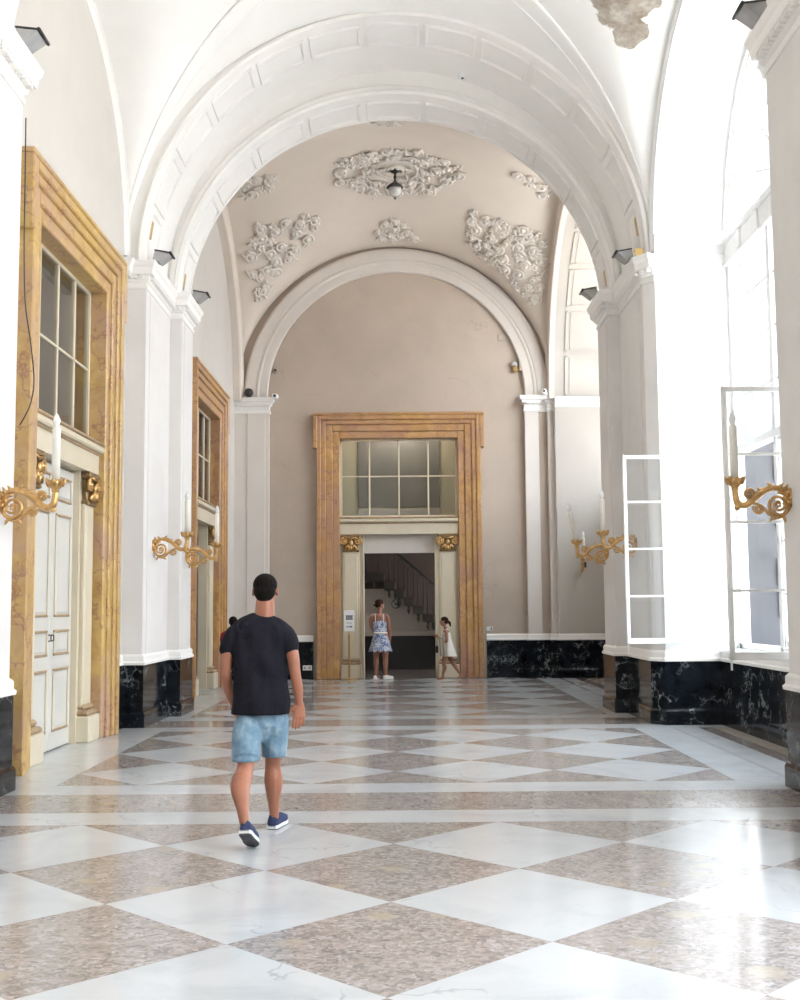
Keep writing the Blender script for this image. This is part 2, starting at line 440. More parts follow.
def empty(name, loc=(0, 0, 0), rotz=0, kind=None, label=None, cat=None, group=None):
    o = bpy.data.objects.new(name, None); COL.objects.link(o)
    o.location = loc; o.rotation_euler = (0, 0, rotz); o.empty_display_size = .1
    if kind: o['kind'] = kind
    if label: o['label'] = label
    if cat: o['category'] = cat
    if group: o['group'] = group
    return o
def copy_tree(o, parent=None):
    c = o.copy(); COL.objects.link(c)
    if parent: c.parent = parent
    for ch in list(o.children): copy_tree(ch, c)
    return c
ST = 'structure'

# ------------------------------------------------------------------ main dimensions
WL, WR = -3.58, 3.44          # wall planes
PA, PB = 3.31, 3.14           # the two steps of the piers
WX = 4.45                     # window plane
ZT = 12.0

# ------------------------------------------------------------------ floor
def clip(poly, x0, x1, y0, y1):
    def cut(P, inside, inter):
        out = []
        for i in range(len(P)):
            a, b = P[i-1], P[i]
            if inside(b):
                if not inside(a): out.append(inter(a, b))
                out.append(b)
            elif inside(a): out.append(inter(a, b))
        return out
    for ax, lim, sg in ((0, x0, 1), (0, x1, -1), (1, y0, 1), (1, y1, -1)):
        def ins(p): return sg*(p[ax]-lim) >= -1e-9
        def itx(a, b):
            t = (lim-a[ax])/(b[ax]-a[ax]); return tuple(a[k]+(b[k]-a[k])*t for k in (0, 1))
        poly = cut(poly, ins, itx)
        if not poly: return []
    return poly
fl = MB(); tiles = []
def tile(poly, mat):
    fl.add([(x, y, 0) for x, y in poly], [tuple(range(len(poly)))], mat)
    tiles.append((rnd.uniform(0, 40), rnd.uniform(0, 40), rnd.uniform(0, 40)))
def rect(x0, x1, y0, y1, mat, nx=1, ny=1):
    for i in range(nx):
        for j in range(ny):
            a, b = x0+(x1-x0)*i/nx, x0+(x1-x0)*(i+1)/nx; c, d = y0+(y1-y0)*j/ny, y0+(y1-y0)*(j+1)/ny
            tile([(a, c), (b, c), (b, d), (a, d)], mat)
HD = 0.7347
def carpet(y0, ylo, yhi):
    xr = 4*HD
    for i in range(-5, 6):
        for j in range(-20, 20):
            if (i+j) % 2 == 0: continue
            cx, cy = i*HD, y0+j*HD
            P = clip([(cx-HD, cy), (cx, cy-HD), (cx+HD, cy), (cx, cy+HD)], -xr, xr, ylo, yhi)
            if len(P) >= 3: tile(P, 'fw' if j % 2 == 0 else 'fb')
    rect(-4.6, -xr, ylo, yhi, 'fw', 1, max(1, int((yhi-ylo)/1.5)))
    rect(xr, 3.40, ylo, yhi, 'fw', 1, max(1, int((yhi-ylo)/1.5))); rect(3.40, 3.46, ylo, yhi, 'fg')
    rect(3.46, 3.74, ylo, yhi, 'fw'); rect(3.74, 3.92, ylo, yhi, 'fbd'); rect(3.92, 5.2, ylo, yhi, 'fbe')
carpet(7.563, -2.5, 8.298)
carpet(10.87, 10.135, 14.543)
carpet(17.135, 16.40, 25.217)
for (a, b, c, d) in ((8.298, 8.785, 9.64, 10.135), (14.543, 15.03, 15.90, 16.40)):
    rect(-4.6, 5.2, a, b, 'fw', 7); rect(-4.6, 5.2, b, c, 'fb', 5); rect(-4.6, 5.2, c, d, 'fw', 7)
rect(-6, 6, 25.217, 29.2, 'fbd', 6, 2)
fo = fl.build('floor', kind=ST)
att = fo.data.attributes.new('tile', 'FLOAT_VECTOR', 'FACE')
att.data.foreach_set('vector', [c for t in tiles for c in t])

# ------------------------------------------------------------------ walls
DOORY1, DOORY2, DOORX = 12.53, 21.35, 0.02
HOLE, HOLEZ = 1.44, 5.40
w = MB()
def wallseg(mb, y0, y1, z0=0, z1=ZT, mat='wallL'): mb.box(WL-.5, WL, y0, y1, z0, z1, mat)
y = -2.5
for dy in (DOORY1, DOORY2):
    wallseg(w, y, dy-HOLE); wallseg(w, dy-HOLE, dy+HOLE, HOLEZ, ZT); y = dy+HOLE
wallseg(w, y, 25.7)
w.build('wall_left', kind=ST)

w = MB()
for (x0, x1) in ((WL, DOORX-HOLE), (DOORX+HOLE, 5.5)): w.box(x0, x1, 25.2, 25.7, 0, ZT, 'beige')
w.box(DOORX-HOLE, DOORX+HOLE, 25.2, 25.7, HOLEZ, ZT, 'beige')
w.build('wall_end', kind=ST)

def ell(c, zc, a, b, axis):
    def f(t, r, d):
        u, z = c-(a+r)*math.cos(t), zc+(b+r)*math.sin(t)
        return (u, d, z) if axis == 'y' else (d, u, z)
    return f

def spandrel(mb, c, half, ztop, zc, a, b, p0, p1, axis, mat, n=64, lo=None, hi=None, soff=None):
    """wall with arched hole. axis 'y': plane spans X, extruded over Y p0..p1; axis 'x': spans Y, extruded over X"""
    lo = c-half if lo is None else lo; hi = c+half if hi is None else hi
    arc = [(c-a*math.cos(PI*i/n), zc+b*math.sin(PI*i/n)) for i in range(n+1)]
    def P(u, z, p): return (u, p, z) if axis == 'y' else (p, u, z)
    for p in (p0, p1):
        vs = []; fs = []
        for (u, z) in arc: vs += [P(u, z, p), P(u, ztop, p)]
        for i in range(n): fs.append((2*i, 2*i+2, 2*i+3, 2*i+1))
        mb.add(vs, fs, mat)
        mb.add([P(lo, zc, p), P(c-a, zc, p), P(c-a, ztop, p), P(lo, ztop, p)], [(0, 1, 2, 3)], mat)
        mb.add([P(hi, zc, p), P(c+a, zc, p), P(c+a, ztop, p), P(hi, ztop, p)], [(0, 1, 2, 3)], mat)
    mb.grid([[P(u, z, p0) for u, z in arc], [P(u, z, p1) for u, z in arc]], soff or mat, True)

# right wall with its arched window recesses
REC = [(3.5, 2.47, 6.2), (12.43, 2.47, 6.2), (21.47, 3.42, 6.05)]
w = MB(); y = -2.5
for (cy, r, zc) in REC:
    w.box(WR, 5.4, y, cy-r, 0, ZT, 'pier'); y = cy+r
w.box(WR, 5.4, y, 25.2, 0, ZT, 'pier')
for (cy, r, zc) in REC:
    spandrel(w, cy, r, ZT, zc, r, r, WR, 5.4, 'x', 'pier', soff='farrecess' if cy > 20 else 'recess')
w.build('wall_right', kind=ST)
# the pale render inside the recess jambs, sill walls
for k, (cy, r, zc) in enumerate(REC):
    w = MB(); e = .012; far = cy > 20; RM = 'farrecess' if far else 'recess'; WXk = 5.0 if far else WX
    w.box(WR+.002, WXk+.02, cy+r-e, cy+r+.03, .9, zc+.02, RM); w.box(WR+.002, WXk+.02, cy-r-.03, cy-r+e, .9, zc+.02, RM)
    w.box(4.17+.5*far, 5.4, cy-r, cy+r, 0, .9, 'recess'); w.box(4.13+.5*far, 5.4, cy-r+e, cy+r-e, .9, .955, 'recess', .015)
    if k == 1:
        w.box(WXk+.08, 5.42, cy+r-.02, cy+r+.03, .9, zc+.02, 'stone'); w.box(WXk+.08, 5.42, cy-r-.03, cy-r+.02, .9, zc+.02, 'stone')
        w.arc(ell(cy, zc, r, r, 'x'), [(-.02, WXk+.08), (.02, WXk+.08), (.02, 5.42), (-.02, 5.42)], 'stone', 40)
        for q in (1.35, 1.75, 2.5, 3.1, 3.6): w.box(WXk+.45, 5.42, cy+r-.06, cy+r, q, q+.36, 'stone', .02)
    w.build('wall_recess.%03d' % k if k else 'wall_recess', kind=ST)

# transverse arches and the piers that carry them
AZ, AA, AB = 6.16, 3.37, 3.40
BZ, BA, BB = 6.05, 3.20, 3.12
def coffers(mb, c, zc, a, b, d0, d1, npan, axis='y', mat='arch', sg=-1, t=.022):
    f = ell(c, zc, a, b, axis); D0, D1 = min(d0, d1), max(d0, d1); m = (D1-D0)
    def rib(t0, t1, e0, e1, h):
        n = max(2, int(abs(t1-t0)*30))
        mb.arc(f, [(0.004, e0), (-h, e0+.008*(1 if e1 > e0 else -1)), (-h, e1-.008*(1 if e1 > e0 else -1)), (0.004, e1)], mat, n, t0, t1, close=False)
        for tt in (t0, t1):
            mb.add([f(tt, .004, e0), f(tt, -h, e0), f(tt, -h, e1), f(tt, .004, e1)], [(0, 1, 2, 3)], mat)
    for k in range(npan):
        t0, t1 = PI*k/npan, PI*(k+1)/npan; g = .05*(t1-t0)
        for (q, hh, ww) in ((0.0, .03, .035), (.09, .018, .02)):
            a0, a1 = t0+g+q*.35*(t1-t0), t1-g-q*.35*(t1-t0); e0, e1 = D0+m*(.06+q*.9), D1-m*(.06+q*.9)
            wd = ww/a
            hh *= .75; rib(a0, a1, e0, e0+ww, hh); rib(a0, a1, e1-ww, e1, hh)
            rib(a0, a0+wd, e0+ww, e1-ww, hh); rib(a1-wd, a1, e0+ww, e1-ww, hh)
def transverse(ya, yb, tag, front):
    """ya = extent of the wide order, yb = extent of the narrow order"""
    mb = MB()
    spandrel(mb, 0, 0, ZT, AZ, AA, AB, ya[0], ya[1], 'y', 'arch', lo=WL, hi=WR)
    spandrel(mb, 0, 0, ZT, BZ, BA, BB, yb[0], yb[1], 'y', 'arch', lo=WL, hi=WR)
    for s in (-1, 1):
        xo = WL if s < 0 else WR
        for (pp, (q0, q1), zt) in ((PA, ya, AZ), (PB, yb, BZ)):
            x0, x1 = sorted((s*pp, xo)); mb.box(x0, x1, q0, q1, 0, zt, 'pier')
    fA = ell(0, AZ, AA, AB, 'y'); fB = ell(0, BZ, BA, BB, 'y')
    y0, y1, g = (ya[0], yb[0], -1) if front else (ya[1], yb[1], 1)
    mb.arc(fA, [(0, y0), (0, y0+g*.03), (.035, y0+g*.045), (.07, y0+g*.03), (.075, y0)], 'arch', 64)
    mb.arc(fB, [(0, y1), (0, y1+g*.06), (.05, y1+g*.075), (.07, y1+g*.05), (.13, y1+g*.045), (.15, y1+g*.03), (.155, y1)], 'arch', 64)
    if not front: mb.box(WL, -PL, ya[0], NL, 0, AZ, 'pier')
    if front:
        coffers(mb, 0, AZ, AA, AB, ya[0]+.12, ya[0]+.85, 13)
        coffers(mb, 0, BZ, BA, BB, yb[0]+.12, yb[1]-.06, 11)
    return mb.build('wall_pier_arch' + tag, kind=ST)
Y1 = 15.06; NY = 9.75; PL, NL = 3.27, 9.88
transverse((Y1, Y1+1.6), (Y1+1.6, Y1+2.5), '', True)
transverse((8.15, NY), (7.25, 8.15), '.001', False)

# ------------------------------------------------------------------ vaults
def vfun(cx, cy, a, b, zs, hx, hy, p):
    def z(x, y):
        bx = hx*math.sqrt(max(0, 1-((x-cx)/a)**2)); by = hy*math.sqrt(max(0, 1-((y-cy)/b)**2))
        return zs + (bx**p+by**p)**(1/p) if bx+by > 0 else zs
    return z
V1 = vfun(-.07, 12.48, 3.52, 2.60, 6.15, 3.46, 2.62, 9)
V2 = vfun(-.07, 21.38, 3.52, 3.86, 6.05, 3.52, 3.78, 6)
def vault(name, V, cx, cy, a, b, mat, n=56):
    rows = []
    for i in range(n+1):
        s = -PI/2+PI*i/n; r = []
        for j in range(n+1):
            t = -PI/2+PI*j/n
            x, y = cx+a*math.sin(t), cy+b*math.sin(s); r.append((x, y, V(x, y)))
        rows.append(r)
    mb = MB(); mb.grid(rows, mat, True); return mb.build(name, kind=ST)
vault('ceiling', V1, -.07, 12.48, 3.52, 2.60, 'vault1')
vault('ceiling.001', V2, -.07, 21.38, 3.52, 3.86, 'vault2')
mb = MB(); mb.box(-4.2, 5.4, -2.7, -2.5, 0, ZT, 'wallL'); mb.build('wall_rear', kind=ST)
mb = MB(); mb.box(-4.2, 5.2, -2.5, 7.25, 10.2, 10.4, 'vault1'); mb.box(-4.2, 5.5, -2.7, 25.7, ZT, ZT+.2, 'vault1'); mb.build('ceiling.002', kind=ST)

# lateral wall ribs of the vaults
def lateral(mb, x_out, x_in, cy, r0, r1, zc, mat, zlow=None):
    f = ell(cy, zc, r0, r0, 'x'); w = r1-r0
    s = 1 if x_in > x_out else -1
    prof = [(0, x_out), (0, x_in-.03*s), (.03, x_in), (w*.72, x_in), (w*.75, x_in+.015*s), (w*.84, x_in+.02*s), (w*.9, x_in), (w, x_in-.01*s), (w, x_out)]
    mb.arc(f, prof, mat, 56)
mb = MB()
lateral(mb, WL, -3.40, 21.47, 3.34, 3.74, 6.05, 'vault2'); lateral(mb, WR+.0, 3.30, 21.47, 3.42, 3.80, 6.05, 'vault2')
mb.build('trim_1', kind=ST)
mb = MB()
lateral(mb, WL, WL+.04, 12.43, 2.47, 2.60, 6.2, 'plaster')
lateral(mb, WR, WR-.012, 12.43, 2.47, 2.56, 6.2, 'recess')
# raised bands beside the groins of the near vault
for sx in (1, -1):
    rows = []; n = 26
    for i in range(n+1):
        q = i/n
        t = PI/2*(0.985-.72*q); row = []
        for (k, hgt) in ((-.5, -.01), (-.5, .03), (-.42, .045), (-.36, .03), (.36, .03), (.42, .045), (.5, .03), (.5, -.01)):
            wd = .16+.26*q
            x = -.07+sx*3.52*math.sin(t); yy = 12.48+2.60*math.sin(t)
            # the band runs on the hall side of the groin
            yy2 = min(yy+k*wd*.75, 12.48+2.595); x2 = x - sx*(k*wd*.55+.28*q)
            row.append((x2, yy2, V1(x2, yy2)-hgt))
        rows.append(row)
    mb.grid(rows, 'vault1', False)
mb.build('trim_2', kind=ST)

# end wall arch and pilasters
mb = MB()
f = ell(-.02, 6.14, 2.84, 2.84, 'y'); Y = 25.2
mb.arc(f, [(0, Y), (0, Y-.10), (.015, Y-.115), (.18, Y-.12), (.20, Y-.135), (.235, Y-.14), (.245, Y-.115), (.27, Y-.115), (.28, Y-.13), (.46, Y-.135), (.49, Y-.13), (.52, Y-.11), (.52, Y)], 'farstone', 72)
mb.build('trim_3', kind=ST)
mb = MB()
for (x0, x1) in ((-3.58, -2.82), (2.80, 3.10)):
    mb.box(x0, x1, 25.05, 25.2, 0, 6.14, 'farstone')
mb.box(-3.3, -2.9, 25.03, 25.05, .9, 5.80, 'farstone', .012)
mb.box(3.30, 5.4, 25.05, 25.2, 0, 6.05, 'farstone')
capprof = [(0, 5.80), (.02, 5.80), (.025, 5.84), (.01, 5.85), (.01, 5.95), (.05, 5.99), (.06, 6.03), (.10, 6.06), (.115, 6.14), (0, 6.14)]
mb.plan([(-3.58, 25.05), (-2.82, 25.05), (-2.82, 25.2)], capprof, 'plaster')
mb.plan([(2.80, 25.2), (2.80, 25.05), (3.10, 25.05), (3.10, 25.2), (3.30, 25.2), (3.30, 25.05), (5.3, 25.05)], capprof, 'plaster')
for x in [-3.5+.06*i for i in range(12)]+[2.84+.06*i for i in range(5)]:
    mb.box(x, x+.03, 24.985, 25.05, 5.955, 5.985, 'plaster')
mb.build('trim_4', kind=ST)
# panels on the far recess arch
mb = MB()
for q in range(1): coffers(mb, 21.47, 6.05, 3.42, 3.42, WR+.14, WR+1.42, 11, axis='x', mat='farrecess')
mb.plan([(WR, 24.89), (5.1, 24.89)], [(0, 5.84), (.03, 5.86), (.04, 5.95), (.09, 6.0), (.1, 6.07), (0, 6.07)], 'plaster')
mb.build('trim_5', kind=ST)

# cornices of the piers
corn = [(0, 5.78), (.015, 5.78), (.02, 5.82), (.005, 5.825), (.005, 5.865), (.03, 5.88), (.04, 5.91), (.045, 5.955), (.095, 5.96), (.105, 6.05), (.125, 6.08), (.14, 6.14), (0, 6.15)]
def cornice(path, name, dz=0.0):
    mb = MB(); mb.plan(path, [(o, z+dz) for o, z in corn], 'plaster')
    for i in range(len(path)-1):
        a, b = Vector(path[i]), Vector(path[i+1]); d = b-a; L = d.length
        if L < .1: continue
        d /= L; nrm = Vector((d.y, -d.x)); k = max(1, int(L/.075))
        for j in range(k):
            q = a+d*(L*(j+.5)/k)
            h = .022
            vs = []
            for zz in (5.905+dz, 5.95+dz):
                for (s, o) in ((-h, .03), (h, .03), (h, .095), (-h, .095)):
                    p = q+d*s+nrm*o; vs.append((p.x, p.y, zz))
            mb.add(vs, [(3, 2, 1, 0), (4, 5, 6, 7), (0, 1, 5, 4), (1, 2, 6, 5), (2, 3, 7, 6), (3, 0, 4, 7)], 'plaster')
    return mb.build(name, kind=ST)
def leftpath(y0): return [(WL, y0-.25), (WL, y0), (-PA, y0), (-PA, y0+1.6), (-PB, y0+1.6), (-PB, y0+2.5), (WL, y0+2.5)]
def leftpath_near(y0): return [(-PB, y0), (-PB, y0+.9), (-PA, y0+.9), (-PA, y0+2.5), (WL, y0+2.5), (WL, y0+2.75)]
def rightpath(y0): return [(WR, y0+2.5), (PB, y0+2.5), (PB, y0+1.6), (PA, y0+1.6), (PA, y0), (WR, y0-.172)]

def leftpath_near(): return [(WL, 7.25), (-PB, 7.25), (-PB, 8.15), (-PL, 8.15), (-PL, NL), (WL, NL), (WL, 10.2)]
def rightpath_near(): return [(WR, NY), (PA, NY), (PA, 8.15), (PB, 8.15), (PB, 7.25), (WR, 7.25)]
cornice(leftpath(Y1), 'trim_6'); cornice(rightpath(Y1), 'trim_7')
cornice(leftpath_near(), 'trim_8', .22); cornice(rightpath_near(), 'trim_9', .36)
# impost mouldings of the middle window recess
mb = MB()
imp = [(0, 6.14), (.03, 6.15), (.035, 6.22), (.07, 6.25), (.08, 6.33), (.10, 6.36), (.10, 6.40), (0, 6.40)]
mb.plan([(WR, 14.89), (WX, 14.89)], imp, 'recess')
mb.plan([(WX, 9.97), (WR, 9.97), (WR, NY)], imp, 'recess')
mb.build('trim_10', kind=ST)

mb = MB(); mb.add([(WR, 14.889, 0), (PA, Y1, 0), (WR, Y1+.1, 0), (WR, 14.889, 6.16), (PA, Y1, 6.16), (WR, Y1+.1, 6.16)], [(0, 3, 4, 1), (1, 4, 5, 2), (2, 5, 3, 0), (3, 5, 4), (0, 1, 2)], 'pier'); mb.build('wall_splay', kind=ST)
# pilaster strips: shallow raised fields on the pier faces
mb = MB()
for s in (-1, 1):
    for (pp, q0, q1) in ((PA, Y1+.22, Y1+1.4), (PB, Y1+1.78, Y1+2.32), (PA, 8.4, 9.5)):
        x0, x1 = sorted((s*pp, s*(pp-.007))); mb.box(x0, x1, q0, q1, .93, 5.77, 'pier', .005)
mb.build('trim_11', kind=ST)

# ------------------------------------------------------------------ black marble dado with its white cap
DZ = .80
dado = [(0, 0), (.055, 0), (.055, .17), (.04, .2), (.03, .205), (.03, DZ), (0, DZ)]
cap = [(0, DZ), (.045, DZ), (.05, DZ+.03), (.03, DZ+.05), (.03, DZ+.11), (.015, DZ+.13), (0, DZ+.14)]
def dadorun(path, name):
    mb = MB(); mb.plan(path, dado, 'bmar', caps=True); mb.plan(path, cap, 'plaster', caps=True)
    return mb.build(name, kind=ST)
OUT = 1.88
lp = leftpath(Y1)[1:-1]
dadorun([(WL, -2.5), (WL, 7.25), (-PB, 7.25), (-PB, 8.15), (-PL, 8.15), (-PL, NL), (WL, NL), (WL, DOORY1-OUT)], 'baseboard_left_near')
dadorun([(WL, DOORY1+OUT)]+lp+[(WL, Y1+2.5), (WL, DOORY2-OUT)], 'baseboard_left_middle')
dadorun([(WL, DOORY2+OUT), (WL, 25.05), (-2.82, 25.05), (-2.82, 25.2), (DOORX-OUT, 25.2)], 'baseboard_left_far')
dadorun([(DOORX+OUT, 25.2), (2.80, 25.2), (2.80, 25.05), (3.10, 25.05), (3.10, 25.2), (3.30, 25.2), (3.30, 25.05), (3.44, 25.05), (3.44, 24.88), (4.67, 24.88), (4.67, 18.06), (3.44, 18.06)]
        +[(3.44, Y1+2.5), (PB, Y1+2.5), (PB, Y1+1.6), (PA, Y1+1.6), (PA, Y1), (WR, 14.888), (4.17, 14.888), (4.17, 9.972), (WR, 9.972), (WR, NY), (PA, NY), (PA, 8.15), (PB, 8.15), (PB, 7.25), (WR, 7.25), (WR, 5.97)], 'baseboard_right')

# ------------------------------------------------------------------ doors
def spiral(c, r0, r1, turns, n, a0=0, sgn=1, plane='xz', yo=0):
    out = []
    for i in range(n+1):
        q = i/n; r = r0+(r1-r0)*q; a = a0+sgn*2*PI*turns*q
        out.append((c[0]+r*math.cos(a), yo, c[1]+r*math.sin(a)))
    return out
def door(name, loc, rot, kind, top=5.28, ymar='ymar'):
    D = empty(name, loc, rot, kind=ST)
    mb = MB()
    for (r0, r1, d, bk) in ((1.30, 1.45, .075, -.30), (1.45, 1.60, .105, 0), (1.60, 1.70, .135, 0), (1.70, 1.80, .165, 0)):
        z0, z1 = top+r0-1.3, top+r1-1.3
        for s in (-1, 1):
            x0, x1 = sorted((s*r0, s*r1)); mb.box(x0, x1, -d, -bk-.0, 0, z1, ymar, .012)
        mb.box(-r0, r0, -d, -bk, z0, z1, ymar, .012)
    for s in (-1, 1):                                  # ears of the surround
        x0, x1 = sorted((s*1.785, s*1.88)); mb.box(x0, x1, -.175, 0, top-.23, top+.4995, ymar, .012)
    mb.box(-1.88, 1.88, -.175, 0, top+.5005, top+.56, ymar, .012)
    mb.build('marble_surround', D)
    # window over the door
    W = MB(); z0, z1 = 3.50, top
    fw = .035
    W.box(-1.3, 1.3, .13, .19, z0, z0+.05, 'cream'); W.box(-1.3, 1.3, .13, .19, z1-.04, z1, 'cream')
    for x in (-1.28, 1.28): W.box(x-.03, x+.03, .13, .19, z0, z1, 'cream')
    for x in (-.65, 0, .65): W.box(x-fw/2, x+fw/2, .13, .18, z0, z1, 'cream', .008)
    W.box(-1.3, 1.3, .135, .175, 4.40, 4.43, 'cream', .006)
    win = W.build('transom_window', D)
    for i in range(4):
        for j, (a, b) in enumerate(((z0+.05, 4.40), (4.43, z1-.04))):
            x0 = (-1.25, -.632, .018, .668)[i]; x1 = (-.668, -.018, .632, 1.25)[i]
            MB().box(x0, x1, .152, .158, a, b, 'glassd').build('pane', win)
    E = MB()
    E.box(-1.3, 1.3, .0, .22, 3.13, 3.36, 'cream'); E.box(-1.3, 1.3, -.03, .22, 3.36, 3.39, 'mould', .01)
    E.box(-1.3, 1.3, -.07, .22, 3.39, 3.47, 'cream', .02); E.box(-1.3, 1.3, -.08, .22, 3.47, 3.505, 'mould', .01)
    E.build('entablature', D)
    for s in (-1, 1):
        x0, x1 = sorted((s*.80, s*1.3))
        P = MB()
        P.box(x0, x1, .09, .26, 0, 3.13, 'cream')
        a, b = sorted((s*.88, s*1.24)); P.box(a, b, .04, .09, .3, 2.76, 'cream', .008)
        P.box(a+.04, b-.04, .03, .05, .45, 2.68, 'cream', .008)
        pl = P.build('pilaster', D)
        B = MB(); B.box(min(a, b)-.05, max(a, b)+.05, -.06, .2, 0, .30, 'cream', .015)
        B.box(a-.03, b+.03, -.04, .2, .13, .16, 'cream', .01); B.build('plinth', pl)
        B = MB(); B.box(a-.04, b+.04, -.05, .2, .30, .36, 'mould', .025); B.box(a-.01, b+.01, .0, .2, .36, .43, 'mould', .025); B.build('base_moulding', pl)
        C = MB(); c = (a+b)/2
        C.box(a-.03, b+.03, -.03, .2, 3.05, 3.13, 'giltd', .02)
        C.box(a+.02, b-.02, .02, .2, 2.76, 3.06, 'giltd', .02); C.box(a-.005, b+.005, .0, .2, 2.74, 2.79, 'giltd', .015)
        for q in (-1, 1):
            C.tube(spiral((c+q*.155, 2.975), .085, .012, 2.1, 34, PI/2, -q, yo=-.01), [.02]*28+[.016]*7, 'gilt', 6)
            C.ball((c+q*.155, -.015, 2.975), .024, 'gilt')
            C.tube([(c+q*.13, .0, 2.80), (c+q*.09, -.02, 2.86), (c+q*.03, -.02, 2.90)], [.03, .026, .008], 'gilt', 6)
            C.tube([(c+q*.05, .0, 2.79), (c+q*.05, -.03, 2.85), (c+q*.08, -.03, 2.91)], [.03, .022, .006], 'gilt', 6)
        C.ball((c, -.025, 2.94), (.05, .03, .06), 'gilt'); C.ball((c, -.02, 2.83), (.035, .03, .05), 'gilt')
        C.tube([(c-.13, -.02, 3.06), (c, -.03, 3.035), (c+.13, -.02, 3.06)], .016, 'gilt', 6)
        C.build('gilt_capital', pl)
    def leaf(width, h):
        L = MB(); L.box(0, width, 0, .05, .012, h, 'creamw', .006)
        for (za, zb) in ((2.72, h-.1), (1.44, 2.58), (1.02, 1.30), (.2, .88)):
            xa, xb = .12, width-.12
            L.box(xa+.05, xb-.05, -.012, 0, za+.05, zb-.05, 'creamw', .01)
            for (p, q, r, t) in ((xa, xb, za, za+.03), (xa, xb, zb-.03, zb)): L.box(p, q, -.02, .001, r, t, 'mould', .008)
            for (p, q) in ((xa, xa+.02), (xb-.02, xb)): L.box(p, q, -.02, .001, za+.02, zb-.02, 'cream', .008)
        return L
    if kind == 'closed':
        for s in (0, 1):
            lf = leaf(.80, 3.10).build('door_leaf', D, loc=(-.80+.8*s, .16, 0))
            hx = .05 if s else .75
            H = MB(); H.tube([(hx, -.0, 1.18), (hx, -.03, 1.19), (hx, -.03, 1.24), (hx, -.0, 1.25)], .007, 'dark'); H.build('handle', lf)
    elif kind == 'ajar':
        for s in (0, 1):
            lf = leaf(.80, 3.10).build('door_leaf', D, loc=(-.80 if not s else .80, .3, 0), rot=(0, 0, (PI/2*.94 if not s else PI/2*1.06)))
            H = MB(); H.tube([(.75, -.01, 1.16), (.75, -.045, 1.17), (.75, -.045, 1.26), (.75, -.01, 1.27)], .011, 'dark'); H.build('handle', lf)
    else:
        O = MB(); O.box(-.80, .80, .2, .24, 2.72, 3.13, 'vwall'); O.build('over_panel', D)
        for s in (-1, 1):
            O = MB(); O.box(*sorted((s*.78, s*.80)), .05, .5, 0, 3.13, 'cream'); O.build('jamb_lining', D)
    return D
door('door_1', (WL, DOORY1, 0), PI/2, 'closed', 5.38)
door('door_2', (WL, DOORY2, 0), PI/2, 'ajar', 5.28, 'ymar2')
door('door_3', (DOORX, 25.2, 0), 0, 'open', 5.24, 'ymar2')

# rooms behind the two side doors
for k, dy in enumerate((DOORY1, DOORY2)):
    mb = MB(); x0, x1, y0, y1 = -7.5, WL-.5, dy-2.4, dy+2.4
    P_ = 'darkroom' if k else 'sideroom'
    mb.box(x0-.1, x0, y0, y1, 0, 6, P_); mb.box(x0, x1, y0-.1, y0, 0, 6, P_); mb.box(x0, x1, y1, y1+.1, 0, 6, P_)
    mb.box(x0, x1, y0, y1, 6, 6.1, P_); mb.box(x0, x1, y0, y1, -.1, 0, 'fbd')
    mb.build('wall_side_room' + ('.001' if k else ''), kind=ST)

# ------------------------------------------------------------------ vestibule and staircase beyond the end door
mb = MB(); VY = 29.0
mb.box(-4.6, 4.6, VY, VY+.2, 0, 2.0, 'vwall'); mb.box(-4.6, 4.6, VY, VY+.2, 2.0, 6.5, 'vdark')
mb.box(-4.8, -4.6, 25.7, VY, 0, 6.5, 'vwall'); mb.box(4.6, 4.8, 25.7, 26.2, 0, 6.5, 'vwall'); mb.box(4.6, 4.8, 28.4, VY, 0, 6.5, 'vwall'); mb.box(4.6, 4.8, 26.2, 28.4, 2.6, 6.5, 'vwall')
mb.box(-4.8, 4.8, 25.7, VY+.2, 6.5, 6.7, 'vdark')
mb.build('wall_vestibule', kind=ST)
mb = MB()
mb.box(-4.6, 4.6, VY-.035, VY, 0, .82, 'black'); mb.box(-4.6, 4.6, VY-.05, VY, .82, .96, 'vwall', .02); mb.build('baseboard_vestibule', kind=ST)
# inner wall seen through the transom: cream wall, grey blind panel, white band
mb = MB()
mb.box(-1.44, 1.44, 26.5, 26.6, 3.28, 6.4, 'vwallc'); mb.box(-.93, .96, 26.47, 26.5, 3.82, 5.4, 'greypanel', .01)
mb.box(-.93, .96, 26.465, 26.5, 3.62, 3.79, 'vwall', .01); mb.box(-.86, .86, 26.462, 26.5, 3.40, 3.58, 'greypanel', .01)
mb.box(-1.44, 1.44, 25.7, 26.6, 3.18, 3.28, 'vwall')
mb.build('wall_lobby', kind=ST)
stt = empty('staircase', (0, 28.4, 0), label='dark stone staircase with iron railing descending to the right beyond the far doorway', cat='staircase')
SY0, SY1 = -.35, .55
mb = MB(); mb.box(-4.5, -.36, SY0, SY1, 2.16, 2.34, 'dark', .01); mb.build('landing', stt)
nst = 9; run, rise = .235, .195
for i in range(nst):
    x = -.36+run*i; zt = 2.34-rise*(i+1)*1.0
    if zt < .12: break
    mb = MB(); mb.box(x, x+run+.03, SY0, SY1, zt-.19, zt, 'dark', .01); mb.build('step', stt)
    mb = MB(); mb.tube([(x+.12, SY0+.05, zt-.18), (x+.12, SY0+.05, zt-.24)], .03, 'dark', 8)
    mb.lathe([(.001, -.16), (.02, -.13), (.04, -.07), (.03, -.02), (.02, .02)], 'dark', 8, (x+.12, SY0+.05, zt-.24)); mb.build('pendant', stt)
for i in range(4):
    x = -.62-.26*i
    mb = MB(); mb.lathe([(.001, -.16), (.02, -.13), (.04, -.07), (.03, -.02), (.02, .02)], 'dark', 8, (x, SY0+.05, 2.14)); mb.build('pendant', stt)
x_end = -.36+run*9
